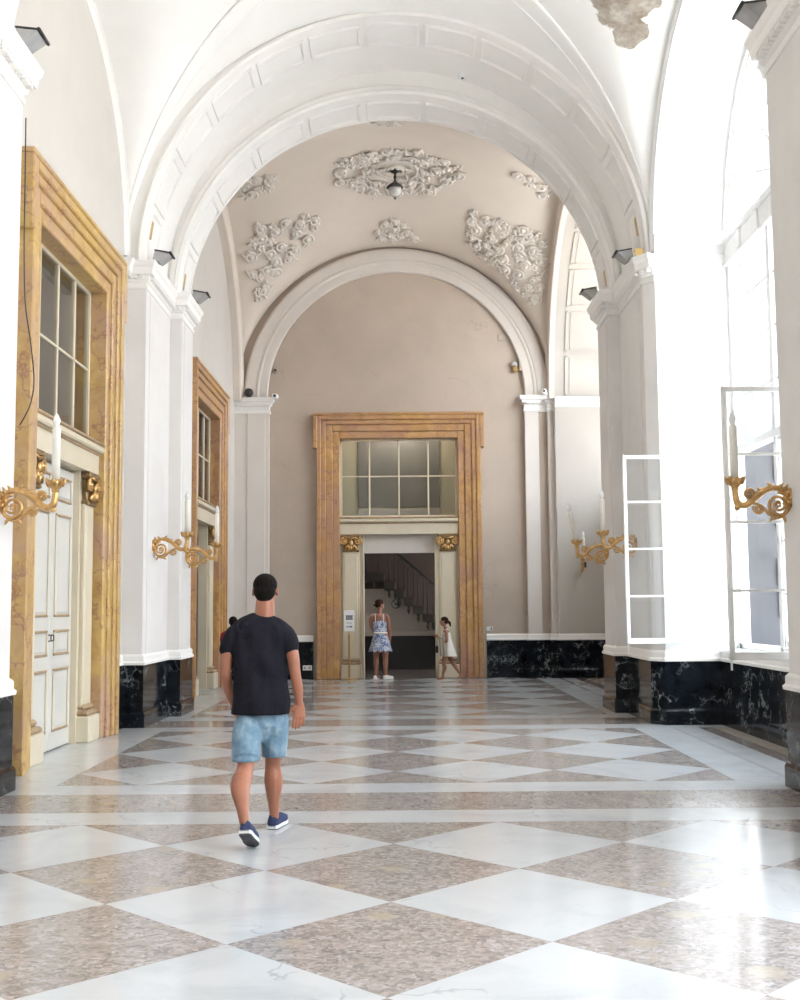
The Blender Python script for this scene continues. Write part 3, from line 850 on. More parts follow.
def railz(x): return 2.34+.72-rise/run*(max(x, -.3)+.3)
R_ = [(-4.4, SY0+.05, railz(-1)), (-.3, SY0+.05, railz(-.3)), (x_end, SY0+.05, railz(x_end))]
mb = MB(); mb.tube(R_, .03, 'dark', 8); mb.build('handrail', stt)
for i in range(10):
    x0 = -.24+.235*i; 
    if x0 > 1.6: break
    zt = 2.34-rise*(i+1); xs = (x0-.01, x0+.13)
    top = railz(x0+.06)-.06
    pts = [(xs[0], SY0+.05, zt)]+[(x0+.06-.07*math.cos(PI*q/6), SY0+.05, top-.1+.1*math.sin(PI*q/6)) for q in range(7)]+[(xs[1], SY0+.05, zt)]
    mb = MB(); mb.tube(pts, .013, 'dark', 6); mb.tube([(x0+.06, SY0+.05, top), (x0+.06, SY0+.05, top+.05)], .012, 'dark', 6); mb.build('baluster', stt)
for i in range(5):
    x0 = -.5-.3*i
    mb = MB(); mb.tube([(x0, SY0+.05, 2.34), (x0, SY0+.05, railz(-1))], .014, 'dark', 6); mb.build('baluster', stt)
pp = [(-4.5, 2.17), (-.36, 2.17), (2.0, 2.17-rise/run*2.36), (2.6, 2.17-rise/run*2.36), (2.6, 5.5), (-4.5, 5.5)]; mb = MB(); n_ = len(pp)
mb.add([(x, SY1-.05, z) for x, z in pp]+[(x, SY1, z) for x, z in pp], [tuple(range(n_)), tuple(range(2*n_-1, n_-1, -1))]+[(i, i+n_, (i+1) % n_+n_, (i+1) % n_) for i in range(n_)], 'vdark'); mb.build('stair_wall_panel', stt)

# no-entry pictogram on the vestibule wall
def ring(mb, c, r, t, y, mat, n=32):
    mb.tube([(c[0]+r*math.cos(2*PI*i/n), y, c[1]+r*math.sin(2*PI*i/n)) for i in range(n+1)], t, mat, 6)
t = empty('prohibition_sign', (-.08, VY-.01, 1.62), label='small round prohibition pictogram on the pale wall under the far stairs', cat='sign')
mb = MB(); mb.tube([(0, .008, 0), (0, -.004, 0)], .12, 'paper', 28); mb.build('disc', t)
mb = MB(); ring(mb, (0, 0), .105, .014, -.006, 'ink'); mb.tube([(-.075, -.006, .075), (.075, -.006, -.075)], .012, 'ink', 6); mb.build('ring', t)
mb = MB(); mb.box(-.05, .02, -.008, -.004, -.03, .0, 'ink'); mb.tube([(.02, -.006, -.015), (.06, -.006, .03)], .008, 'ink', 6); mb.build('pictogram', t)

# ------------------------------------------------------------------ windows
def window(name, cy, r, zc, X, casements, cw=1.50, block_light=False):
    Wd = empty(name, (X, cy, 0), kind=ST)
    zs, zb, zi = .955, 3.50, 6.02
    lights = 3; wl = 2*r/lights
    F = MB()
    for yy in (-r+.04, r-.04): F.box(-.05, .07, yy-.05, yy+.05, zs, zc+.1, 'wframe', .01)
    for i in (1, 2): F.box(-.05, .07, -r+wl*i-.05, -r+wl*i+.05, zs, zi, 'wframe', .01)
    F.box(-.05, .07, -r, r, zs, zs+.07, 'wframe', .01)
    F.box(-.06, .07, -r, r, zb-.05, zb+.05, 'wframe', .01)
    F.box(-.08, .10, -r, r, zi-.05, zi+.28, 'wframe', .015); F.box(-.12, .10, -r, r, zi+.22, zi+.30, 'wframe', .015); F.box(-.1, .1, -r, r, zi-.06, zi-.02, 'wframe', .01)
    for i in range(1, 7):
        yy = -r+2*r*i/7; F.box(-.11, -.07, yy-.05, yy+.05, zi-.02, zi+.22, 'wframe', .01)
    # fixed bars
    for i in range(lights):
        ym = -r+wl*(i+.5)
        F.box(-.02, .03, ym-.014, ym+.014, zb, zi, 'wframe')
        for k in range(1, 4):
            zz = zb+(zi-zb)*k/4; F.box(-.02, .03, -r+wl*i, -r+wl*(i+1), zz-.014, zz+.014, 'wframe')
    f = ell(0, zc, r-.12, r-.12, 'x')
    F.arc(f, [(0, -.05), (0, .07), (.12, .07), (.12, -.05)], 'wframe', 40)
    F.arc(f, [(.03, -.09), (.03, -.05), (.12, -.05), (.12, -.09)], 'wframe', 40)
    F.arc(ell(0, zc, r*.55, r*.55, 'x'), [(0, -.03), (0, .04), (.05, .04), (.05, -.03)], 'wframe', 30)
    for k in range(1, 8):
        a = PI*k/8; p = (-math.cos(a), math.sin(a))
        F.tube([(0, p[0]*r*.1, zc+.2+p[1]*r*.05), (0, p[0]*(r-.1), zc+p[1]*(r-.1))], .02, 'wframe', 6)
    fr = F.build('window_frame', Wd)
    for i in range(lights):
        for k in range(4):
            zz0, zz1 = zb+(zi-zb)*k/4, zb+(zi-zb)*(k+1)/4
            for h in (0, 1):
                y0 = -r+wl*(i+h*.5)
                MB().box(.0, .006, y0, y0+wl/2, zz0, zz1, 'glassh').build('pane', fr)
    n = 24
    arcp = [((r-.08)*-math.cos(PI*i/n), zc+(r-.08)*math.sin(PI*i/n)) for i in range(n+1)]
    arcp = [(-r+.08, zi+.2)]+arcp+[(r-.08, zi+.2)]
    g = MB(); g.add([(.003, a, b) for a, b in arcp], [tuple(range(len(arcp)))], 'glassl'); g.build('lunette_pane', fr)
    # casements: pane grid 2 x 4, hinged at the jambs
    def casement(hy, ang, wd=1.50, s=1):
        C = MB(); z0, z1 = zs+.075, zb-.06; t = .022
        st = .045
        # local x from the hinge outwards
        C.box(0, st, -t, t, z0, z1, 'wframe', .006); C.box(wd-st, wd, -t, t, z0-.0, z1, 'wframe', .006)
        C.box(0, wd, -t, t, z0, z0+.07, 'wframe', .006); C.box(0, wd, -t, t, z1-.045, z1, 'wframe', .006)
        C.box(wd/2-.012, wd/2+.012, -t*.7, t*.7, z0, z1, 'wframe')
        for k in (1, 2, 3):
            zz = z0+(z1-z0)*k/4; C.box(0, wd, -t*.7, t*.7, zz-.012, zz+.012, 'wframe')
        cs = C.build('casement', Wd, loc=(-.03, hy, 0), rot=(0, 0, ang))
        for k in range(4):
            for h in (0, 1):
                MB().box(.03+h*(wd/2-.03), wd/2+h*(wd/2-.03), -.003, .003, z0+(z1-z0)*k/4+.01, z0+(z1-z0)*(k+1)/4-.01, 'glasso').build('casement_pane', cs)
        B = MB(); B.tube([(wd-.022, -.03, z0-.09), (wd-.022, -.03, z1+.02)], .009, 'wframe', 6)
        B.box(wd-.04, wd-.005, -.045, -.02, (z0+z1)/2-.1, (z0+z1)/2+.06, 'wframe', .005); B.build('bolt_rod', cs)
        return cs
    for (hy, ang) in casements: casement(hy, ang, cw)
    if block_light:                                                       # added boards, out of view, cutting the daylight through the casement tier
        for i in range(6):
            q0 = -r+.1+(2*r-.2)*i/6; SB = MB(); SB.box(.02, .05, q0, q0+(2*r-.2)/6-.01, zs+.07, 3.95, 'cream', .006)
            for (za, zb_) in ((1.2, 2.1), (2.25, 3.7)): SB.box(.0, .021, q0+.12, q0+(2*r-.2)/6-.13, za, zb_, 'cream', .01)
            SB.build('light_block_leaf', Wd)
    return Wd
window('window_1', 12.43, 2.47, 6.2, WX, [(2.32, PI*1.003), (-2.32, PI*.997), (-.78, PI/2)])
window('window_2', 21.47, 3.42, 6.05, 5.0, [(-3.36, PI*.5), (-1.08, PI*.5), (1.2, PI*.5)], 2.2, True)

# facade of the wing across the court, terrace outside
mb = MB()
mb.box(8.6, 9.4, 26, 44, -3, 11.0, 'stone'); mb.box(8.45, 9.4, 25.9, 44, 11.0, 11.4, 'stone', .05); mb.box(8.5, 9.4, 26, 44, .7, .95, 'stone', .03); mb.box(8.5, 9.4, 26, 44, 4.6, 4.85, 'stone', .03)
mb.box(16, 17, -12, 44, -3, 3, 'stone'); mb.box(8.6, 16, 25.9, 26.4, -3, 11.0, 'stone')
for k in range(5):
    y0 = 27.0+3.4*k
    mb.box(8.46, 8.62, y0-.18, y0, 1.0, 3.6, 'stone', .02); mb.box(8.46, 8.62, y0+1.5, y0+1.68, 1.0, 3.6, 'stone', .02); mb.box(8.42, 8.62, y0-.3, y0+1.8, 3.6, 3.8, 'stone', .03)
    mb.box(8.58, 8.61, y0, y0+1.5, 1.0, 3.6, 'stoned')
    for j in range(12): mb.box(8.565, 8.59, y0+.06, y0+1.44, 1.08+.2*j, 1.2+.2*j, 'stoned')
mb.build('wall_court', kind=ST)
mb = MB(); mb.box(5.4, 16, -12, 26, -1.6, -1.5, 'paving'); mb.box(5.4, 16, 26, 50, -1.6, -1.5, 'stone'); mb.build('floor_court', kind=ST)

# ------------------------------------------------------------------ stucco relief on the far vault
def vframe(x, y, V=V2):
    e = .01; z = V(x, y)
    n = Vector(((V(x+e, y)-V(x-e, y))/(2*e), (V(x, y+e)-V(x, y-e))/(2*e), -1)).normalized()   # points into the room
    u = Vector((1, 0, 0)); u = (u-n*u.dot(n)).normalized(); v = n.cross(u)
    return Vector((x, y, z)), n, u, v
def on(x, y, h=0.0, V=V2):
    p, n, u, v = vframe(x, y, V); return p+n*h
def vspiral(mb, x, y, R, a0, sg, turns, th, mat='stucco'):
    p, n, u, v = vframe(x, y); pts = []; rs = []; N = 26
    for i in range(N+1):
        q = i/N; r = R*(1-q*.88); a = a0+sg*2*PI*turns*q
        pts.append(p+u*(r*math.cos(a))+v*(r*math.sin(a))+n*(th*.6+.02*q)); rs.append(th*(1-.45*q))
    mb.tube(pts, rs, mat, 6)
    mb.ball(p+n*th*.9, th*1.5, mat, 8, 6)
def vleaf(mb, x, y, L, a, th, curl=0.0, mat='stucco'):
    p, n, u, v = vframe(x, y); pts = []; rs = []
    for i in range(8):
        q = i/7; aa = a+curl*q
        p = p+(u*math.cos(aa)+v*math.sin(aa))*(L/7)
        pts.append(p+n*(th*.5+.03*math.sin(PI*q))); rs.append((max(.004, th*1.5*math.sin(PI*(.12+.85*q))), max(.003, th*.7*math.sin(PI*(.12+.85*q)))))
    t0 = (pts[-1]-pts[0]).normalized()
    mb.tube(pts, rs, mat, 6, ref=n.cross(t0))
def inpoly(P, x, y):
    c = False; j = len(P)-1
    for i in range(len(P)):
        if (P[i][1] > y) != (P[j][1] > y) and x < (P[j][0]-P[i][0])*(y-P[i][1])/(P[j][1]-P[i][1])+P[i][0]: c = not c
        j = i
    return c
def relief(name, P, dmin, seed, rmax=.2):
    r_ = random.Random(seed); mb = MB(); pts = []
    xs = [p[0] for p in P]; ys = [p[1] for p in P]
    def stretch(y): return 1.0
    for _ in range(3000):
        x, y = r_.uniform(min(xs), max(xs)), r_.uniform(min(ys), max(ys))
        if not inpoly(P, x, y): continue
        p = on(x, y)
        if any((p-q).length < dmin*k for q, k in pts): continue
        k = r_.choice((1.0, 1.0, .7, .55)); pts.append((p, k))
        R = min(rmax, dmin*.52*k)
        if k > .6: vspiral(mb, x, y, R, r_.uniform(0, 6.3), r_.choice((-1, 1)), 1.9, .024+.015*k)
        else:
            for q in range(5): vleaf(mb, x, y, R*1.2, 2*PI*q/5+r_.random(), .024)
        for q in range(3):
            a = r_.uniform(0, 6.3); vleaf(mb, x, y, R*r_.uniform(1.2, 2.0), a, .024, r_.uniform(-1.6, 1.6))
    return mb.build(name, kind=ST)
relief('trim_12', [(1.54, 23.18), (2.17, 23.26), (2.59, 23.36), (3.02, 23.46), (3.12, 23.78), (3.1, 24.5), (3.02, 24.75), (2.71, 24.69), (2.15, 24.46), (1.72, 24.39), (1.59, 24.07)], .25, 3)
relief('trim_13', [(-3.04, 23.42), (-2.84, 23.2), (-2.18, 23.19), (-1.66, 23.2), (-1.72, 23.88), (-2.06, 24.14), (-2.63, 24.42), (-3.02, 24.67), (-3.08, 24.6), (-3.1, 24.12)], .25, 5)
relief('trim_14', [(-3.0, 21.65), (-2.43, 21.78), (-2.49, 22.23), (-3.05, 22.3)], .26, 6)
relief('trim_15', [(2.27, 21.62), (2.72, 21.7), (3.08, 22.21), (3.08, 22.54), (2.66, 22.06)], .24, 8)
relief('trim_16', [(-.38, 24.03), (-.01, 23.86), (.35, 24.22), (.46, 24.67), (-.46, 24.68)], .22, 9)
relief('trim_17', [(-.4, 18.57), (.27, 18.59), (.02, 19.2)], .24, 10)
mb = MB(); MC = (.0, 22.0)
def oval(rx, ry, th, n=56):
    mb.tube([on(MC[0]+rx*math.cos(2*PI*i/n), MC[1]+ry*math.sin(2*PI*i/n), .02) for i in range(n+1)], th, 'stucco', 6)
oval(.45, .42, .045); oval(.37, .35, .02); oval(.16, .16, .04)
for i in range(18):
    a = 2*PI*i/18; vleaf(mb, MC[0]+.18*math.cos(a), MC[1]+.18*math.sin(a), .18, a, .03)
mb.build('trim_18', kind=ST)
for sx, nm in ((-1, 'trim_19'), (1, 'trim_20')):
    pol = [(MC[0]+sx*1.28*math.cos(a), MC[1]+.92*math.sin(a)) for a in [-PI/2+PI*i/10 for i in range(11)]]+[(MC[0]+sx*.55*math.cos(a), MC[1]+.5*math.sin(a)) for a in [PI/2-PI*i/8 for i in range(9)]]
    relief(nm, pol, .27, 20+sx)

# ------------------------------------------------------------------ hanging lantern
t = empty('hanging_lantern', (.0, 22.0, V2(0, 22.0)), label='small dark hanging lantern with pale globe at the centre of the ceiling medallion', cat='lantern')
MB().lathe([(.02, -.10), (.09, -.06), (.10, -.03), (.04, 0), (.0, .01)], 'dark', 16).build('canopy', t)
MB().lathe([(.001, -.26), (.025, -.25), (.02, -.2), (.035, -.17), (.02, -.14), (.02, -.08), (.001, -.07)], 'dark', 10).build('stem', t)
MB().lathe([(.155, -.39), (.165, -.37), (.12, -.33), (.05, -.28), (.03, -.25), (.0, -.245)], 'dark', 20).build('shade_cap', t)
MB().lathe([(.001, -.56), (.06, -.555), (.115, -.50), (.13, -.43), (.125, -.39), (.001, -.385)], 'globe', 20).build('globe', t)
MB().lathe([(.001, -.63), (.02, -.61), (.03, -.59), (.012, -.57), (.001, -.55)], 'dark', 10).build('finial', t)

# ------------------------------------------------------------------ gilt wall sconces
def smoothpts(P, n=5):
    out = []; Q = [P[0]]+list(P)+[P[-1]]
    for i in range(1, len(Q)-2):
        for k in range(n):
            t = k/n; a, b, c, d = (np.array(Q[i+j], float) for j in (-1, 0, 1, 2))
            out.append(tuple(.5*((2*b)+(-a+c)*t+(2*a-5*b+4*c-d)*t*t+(-a+3*b-3*c+d)*t**3)))
    out.append(tuple(P[-1])); return out
def sconce(loc, rotz, label):
    t = empty('wall_sconce', loc, rotz, label=label, cat='sconce', group='gilt candle sconces on the hall piers')
    mb = MB()
    mb.tube([(0, 0, 0), (.012, 0, 0), (.03, 0, 0)], [(.085, .06), (.08, .055), (.05, .03)], 'gilt', 16, ref=(0, 0, 1))
    for q in range(6):
        a = 2*PI*q/6; mb.tube([(.02, .03*math.sin(a), .04*math.cos(a)), (.04, .06*math.sin(a), .085*math.cos(a)), (.02, .075*math.sin(a), .115*math.cos(a))], [.02, .02, .006], 'gilt', 6)
    mb.ball((.04, 0, 0), .03, 'gilt'); mb.build('backplate', t)
    mb = MB()
    A = smoothpts([(.02, 0, .02), (.07, 0, .075), (.15, 0, .085), (.23, 0, .055), (.30, 0, -.0), (.37, 0, -.055), (.435, 0, -.045), (.455, 0, .01), (.46, 0, .09)])
    n = len(A); mb.tube(A, [.017+.012*math.sin(PI*i/(n-1))+(.006 if i > n*.7 else 0) for i in range(n)], 'gilt', 8)
    mb.tube(spiral((.105, -.055), .105, .018, 2.2, 46, PI*.5, 1), [.017-.007*i/46 for i in range(47)], 'gilt', 7)
    mb.tube(smoothpts([(.18, 0, -.13), (.24, 0, -.08), (.31, 0, -.04), (.36, 0, -.06)]), [.006]+[.015]*13+[.008, .006], 'gilt', 7)
    mb.tube(smoothpts([(.02, 0, -.05), (.06, 0, -.14), (.13, 0, -.165), (.20, 0, -.12)]), .013, 'gilt', 7)
    mb.tube(spiral((.345, .035), .052, .01, 1.8, 32, PI*1.3, -1), [.013-.006*i/32 for i in range(33)], 'gilt', 7)
    mb.tube(spiral((.265, -.085), .048, .008, 1.7, 30, PI*.1, -1), [.012-.005*i/30 for i in range(31)], 'gilt', 7)
    for (x, z) in ((.105, -.055), (.345, .035), (.265, -.085)):
        for q in range(5):
            a = 2*PI*q/5; mb.ball((x+.017*math.cos(a), .0, z+.017*math.sin(a)), (.012, .016, .012), 'gilt', 6, 5)
    mb.ball((.445, 0, -.075), .027, 'gilt'); mb.tube([(.44, 0, -.05), (.445, 0, -.09)], .012, 'gilt', 6)
    for (x, z, a) in ((.17, .11, .9), (.08, .10, 2.2), (.16, -.17, -.8), (.06, -.17, -2), (.25, .07, .6)):
        mb.tube([(x-.03*math.cos(a), 0, z-.03*math.sin(a)), (x, 0, z), (x+.035*math.cos(a), 0, z+.035*math.sin(a))], [(.006, .01), (.018, .014), (.003, .003)], 'gilt', 6)
    mb.build('arm', t)
    mb = MB()
    mb.lathe([(.018, .06), (.034, .075), (.028, .09), (.045, .105), (.058, .135), (.064, .165), (.056, .165), (.045, .13), (.001, .125)], 'gilt', 18, (.46, 0, 0))
    for q in range(8):
        a = 2*PI*q/8; c, s = math.cos(a), math.sin(a)
        mb.tube([(.46+.05*c, .05*s, .12), (.46+.065*c, .065*s, .155), (.46+.088*c, .088*s, .182)], [(.02, .006), (.022, .006), (.004, .003)], 'gilt', 6)
    mb.build('candle_cup', t)
    mb = MB(); mb.lathe([(.034, .125), (.034, .60), (.030, .612), (.012, .615)], 'candle', 16, (.46, 0, 0)); cn = mb.build('candle', t)
    mb = MB(); mb.lathe([(.015, .612), (.018, .63), (.03, .655), (.03, .68), (.016, .715), (.002, .735)], 'bulb', 14, (.46, 0, 0)); mb.build('bulb', cn)
    return t
SZ = 2.42
s0 = sconce((-PL, 9.55, SZ), 0, 'gilt one-candle sconce on the nearest left pier, in front of the cream door')
def place(loc, rotz, label):
    c = copy_tree(s0); c.location = loc; c.rotation_euler = (0, 0, rotz); c['label'] = label; return c
place((-PA+.008, 15.62, SZ-.04), 0, 'gilt sconce on the left white pier, the nearer of its two, left of the other')
place((-PB+.008, 17.1, SZ-.10), 0, 'gilt sconce on the left pier overlapping the second doorway, right of another')
place((PA, 9.55, SZ-.03), PI, 'gilt one-candle sconce on the nearest right pier, in front of the open window')
place((PA-.008, 15.85, SZ-.05), PI, 'gilt sconce on the right pier whose arm shows partly through the open casement glass')
tilt = place((PB-.008, 17.1, SZ-.10), PI, 'gilt sconce on the far edge of the right pier with a leaning candle')
for ch in tilt.children:
    if ch.name.startswith('candle') and 'cup' not in ch.name:
        ch.location = (-.016, 0, .094); ch.rotation_euler = (0, math.radians(11.5), 0)
place((3.95, 25.05, SZ-.04), -PI/2, 'small distant gilt sconce on the far pale wall right of the marble doorway')
# a switch hanging by its cord from the leaning sconce
t = empty('hanging_pull_switch', (PB-.35, 17.1, 2.38), label='small dark pull switch dangling on a cord under the leaning-candle sconce', cat='switch')
MB().tube([(0, 0, -.04), (.004, 0, -.14), (0, 0, -.22)], .004, 'candle', 6).build('cord', t)
MB().lathe([(.001, -.30), (.018, -.29), (.02, -.23), (.008, -.21), (.001, -.21)], 'black', 10).build('switch_body', t)

# ------------------------------------------------------------------ floodlights on the cornices
def flood(loc, rotz, label, tilt=0.0):
    t = empty('floodlight', loc, rotz, label=label, cat='floodlight', group='floodlights standing on the cornices')
    mb = MB()   # local +x is away from the wall
    P = [(-.02, -.07, .10), (-.02, .07, .10), (.19, .13, .045), (.19, -.13, .045), (-.05, -.08, -.02), (-.05, .08, -.02), (.05, .11, -.07), (.05, -.11, -.07)]
    mb.add(P, [(0, 1, 2, 3), (0, 4, 5, 1), (1, 5, 6, 2), (0, 3, 7, 4), (4, 7, 6, 5), (3, 2, 6, 7)], 'lens')
    mb.build('reflector', t)
    mb = MB()
    mb.tube([(.20, -.14, .05), (.20, .14, .05)], .018, 'black', 6)
    for q in (-1, 1): mb.tube([(-.02, q*.075, .105), (.19, q*.135, .05)], .010, 'black', 6)
    mb.add([(-.03, -.075, .106), (-.03, .075, .106), (.2, .14, .056), (.2, -.14, .056)], [(0, 1, 2, 3)], 'black')
    mb.build('visor', t)
    mb = MB(); mb.tube([(-.02, -.0, .02), (-.05, 0, -.04), (-.04, 0, -.09)], .014, 'black', 6); mb.box(-.065, .01, -.05, .05, -.105, -.09, 'black', .004)
    mb.build('bracket', t)
    return t
CZ = 6.155
fs = [((-PL+.03, 9.70, CZ+.22+.107), 0, 'floodlight at the upper left corner of the view on the nearest left cornice'),
      ((-PA+.09, 15.3, CZ+.107), 0, 'floodlight on the left pier cornice, the nearer one of its pair'),
      ((-PB+.08, 17.3, CZ+.107), 0, 'floodlight at the far tip of the left pier cornice beside the arch opening'),
      ((PA-.065, 9.62, CZ+.36+.107), PI, 'floodlight at the upper right corner of the view on the nearest right cornice'),
      ((PA-.085, 15.42, CZ+.107), PI, 'floodlight on the right pier cornice next to the small brass box'),
      ((PB-.08, 17.3, CZ+.107), PI, 'floodlight at the far tip of the right pier cornice beside the arch opening')]
for l, r_, lab in fs: flood(l, r_, lab)

# ------------------------------------------------------------------ small fittings
def brass_strip(x, y, z, h, label):
    mb = MB(); mb.box(-.012, .012, -.05, .05, -h/2, h/2, 'brass', .004)
    o = mb.build('brass_gauge', None, label=label, cat='gauge', group='brass gauges on the arch', loc=(x, y, z)); return o
def arch_x(z, zc, a, b): return a*math.sqrt(max(0, 1-((z-zc)/b)**2))
xa = arch_x(6.68, AZ, AA, AB); xb = arch_x(6.42, BZ, BA, BB)
for (x, y, z, sx, lab) in ((-xa+.008, 15.35, 6.68, -1, 'small brass strip on the left springing of the wide arch'), (-xb+.008, 16.95, 6.42, -1, 'small brass strip on the left springing of the narrow arch'),
                       (xa-.008, 15.35, 6.68, 1, 'small brass strip on the right springing of the wide arch'), (xb-.008, 16.95, 6.42, 1, 'small brass strip on the right springing of the narrow arch')):
    o = brass_strip(x, y, z, .24, lab); o.rotation_euler = (0, -sx*.14, 0)
t = empty('brass_alarm_box', (PA-.01, 15.17, CZ), label='small brass box on the right pier cornice beside the floodlight', cat='alarm')
MB().box(-.06, .06, -.05, .05, .0, .15, 'brass', .012).build('housing', t); MB().box(-.064, -.055, -.03, .03, .05, .1, 'paper', .003).build('label_plate', t)
def bullet_camera(loc, rotz, label):
    t = empty('security_camera', loc, rotz, label=label, cat='camera')
    mb = MB(); mb.box(-.06, .06, -.18, .05, -.05, .05, 'paper', .015); mb.build('housing', t)
    mb = MB(); mb.tube([(0, -.176, 0), (0, -.185, 0)], .032, 'black', 12); mb.build('lens', t)
    mb = MB(); mb.tube([(0, .03, 0), (0, .08, -.05), (0, .13, -.06)], .014, 'paper', 8); mb.build('bracket', t); return t
t = empty('round_speaker', (-3.25, 24.93, 6.14), label='dark round fitting on top of the far left pilaster capital', cat='speaker')
MB().ball((0, 0, .10), (.10, .09, .10), 'dark', 14, 10).build('housing', t); MB().lathe([(.05, 0), (.045, .015), (.03, .03)], 'dark', 12).build('foot', t)
bullet_camera((-2.68, 25.06, 6.16), 0, 'white box camera beside the far left pilaster capital')
t = empty('wall_sensor', (-2.70, 25.18, 6.78), label='small beige round sensor on the end wall, left under the arch', cat='sensor')
MB().tube([(0, .02, 0), (0, -.05, 0)], [.06, .05], 'beigec', 14).build('body', t); MB().ball((.01, -.055, 0), .026, 'black').build('eye', t)
t = empty('emergency_lamp', (2.66, 25.2, 6.84), label='small yellowish emergency lamp on the end wall, right under the arch', cat='lamp')
MB().box(-.12, -.0, -.11, 0, -.02, .08, 'lens', .02).build('head', t); MB().box(-.10, .02, -.12, -.01, -.15, -.02, 'brass', .02).build('body', t); MB().box(.04, .13, -.10, 0, -.12, .08, 'cream', .02).build('battery_box', t)
t = empty('junction_box', (2.38, 25.2, 7.48), label='small flat pale junction box on the end wall near the right of its arch', cat='box')
MB().box(-.13, .09, -.03, 0, -.07, .08, 'beige', .01).build('cover', t); MB().ball((.12, -.03, .03), .03, 'dark').build('cable_gland', t)
t = empty('dome_camera', (3.22, 24.94, 6.14), label='small white dome camera on the far right pilaster capital', cat='camera')
MB().lathe([(.07, 0), (.075, .04), (.06, .1), (.03, .13), (.001, .135)], 'paper', 14).build('housing', t); MB().ball((0, -.06, .075), .028, 'black').build('lens', t)
t = empty('light_switch', (1.96, 25.2, 1.05), label='small white switch plate low on the end wall right of the marble doorway', cat='switch')
MB().box(-.06, .08, -.012, 0, -.045, .045, 'paper', .004).build('plate', t); MB().box(.03, .06, -.02, -.01, -.03, .03, 'black', .003).build('rocker', t)
t = empty('wall_socket', (-1.99, 25.165, .24), label='white double socket in the black dado left of the end doorway', cat='socket')
MB().box(-.10, .10, -.012, 0, -.055, .055, 'paper', .006).build('plate', t)
for q in (-.05, .05): MB().tube([(q, -.008, 0), (q, -.015, 0)], .026, 'lens', 12).build('outlet', t)
t = empty('smoke_detector', (1.03, 16.5, 9.33+.06), label='small round detector under the crown of the wide arch', cat='detector')
zz = AZ+AB*math.sqrt(1-(1.03/AA)**2); t.location = (1.03, 16.45, zz)
MB().lathe([(.001, -.08), (.05, -.075), (.07, -.05), (.075, -.01), (.05, .02)], 'paper', 14).build('housing', t); MB().ball((0, -.03, -.075), .02, 'dark').build('sensor_eye', t)
mb = MB(); P = smoothpts([(-3.255, 9.93, 5.893), (-3.25, 9.93, 5.322), (-3.245, 9.93, 4.774), (-3.226, 9.93, 4.232), (-3.165, 9.93, 3.828), (-3.132, 9.93, 3.517), (-3.154, 9.93, 3.322), (-3.203, 9.93, 3.199), (-3.249, 9.93, 3.12)], 6)
mb.tube(P, .006, 'black', 6)
mb.build('power_cable', None, label='thin black cable hanging down beside the nearest yellow marble door surround', cat='cable')

# sign on a brass stanchion
t = empty('sign_stand', (-1.06, 24.70, 0), label='white notice on a slim brass stand left of the far doorway', cat='sign')
MB().lathe([(.001, .0), (.17, .0), (.17, .015), (.06, .03), (.02, .05), (.001, .05)], 'brass', 24).build('base', t)
MB().lathe([(.02, .04), (.02, .90), (.03, .92), (.03, .95), (.012, .97), (.001, .975)], 'brass', 14).build('pole', t)
mb = MB(); mb.tube([(0, .0, .95), (0, .02, 1.06)], .01, 'brass', 6); mb.build('clamp', t)
bd = MB().box(-.108, .108, -.012, .012, 1.03, 1.47, 'paper', .004).build('sign_board', t)
mb = MB(); y = -.0135
for i in range(4): mb.box(-.07+.037*i, -.04+.037*i, y, y+.003, 1.28, 1.36, 'ink')
mb.box(-.075, .08, y, y+.003, 1.352, 1.368, 'ink'); mb.box(-.075, .08, y, y+.003, 1.272, 1.286, 'ink')
for zz in (1.215, 1.19): mb.box(-.06, .06, y, y+.003, zz, zz+.008, 'lens')
mb.box(-.065, .04, y, y+.003, 1.115, 1.135, 'ink'); mb.add([(.03, y, 1.095), (.075, y, 1.125), (.03, y, 1.155)], [(0, 1, 2)], 'ink')
mb.build('printing', bd)

# ------------------------------------------------------------------ people
def organic(name, mb, mat, voxel, parent, iters=6, post=None, label=None):
    me = bpy.data.meshes.new('tmp'); me.from_pydata(mb.v, [], mb.f); me.update()
    bm_ = bmesh.new(); bm_.from_mesh(me); bmesh.ops.remove_doubles(bm_, verts=bm_.verts, dist=1e-5); bmesh.ops.recalc_face_normals(bm_, faces=bm_.faces); bm_.to_mesh(me); bm_.free()
    o = bpy.data.objects.new('tmp', me); COL.objects.link(o)
    r = o.modifiers.new('r', 'REMESH'); r.mode = 'VOXEL'; r.voxel_size = voxel
    s_ = o.modifiers.new('s', 'SMOOTH'); s_.factor = .5; s_.iterations = iters
    dg = bpy.context.evaluated_depsgraph_get(); dg.update()
    m2 = bpy.data.meshes.new_from_object(o.evaluated_get(dg)); m2.name = name
    bpy.data.objects.remove(o); bpy.data.meshes.remove(me)
    if post:
        for v in m2.vertices: v.co = post(Vector(v.co))
    m2.materials.clear(); m2.materials.append(M[mat])
    m2.polygons.foreach_set('use_smooth', [True]*len(m2.polygons))
    o = bpy.data.objects.new(name, m2); COL.objects.link(o); o.parent = parent
    if label: o['label'] = label
    return o
def limb(mb, P, R, ref=(1, 0, 0), sub=4):
    """smooth tapering limb; R entries are a radius or (side, depth) pair"""
    Q = smoothpts(P, sub); RR = [(r if isinstance(r, tuple) else (r, r)) for r in R]
    rr = smoothpts([(a, b, 0) for a, b in RR], sub)
    mb.tube(Q, [(max(.003, a), max(.003, b)) for a, b, _ in rr], 'skin', 14, ref=ref)
    for p, (a, b) in ((Q[0], RR[0]), (Q[-1], RR[-1])): mb.ball(p, min(a, b)*.98, 'skin', 12, 8)
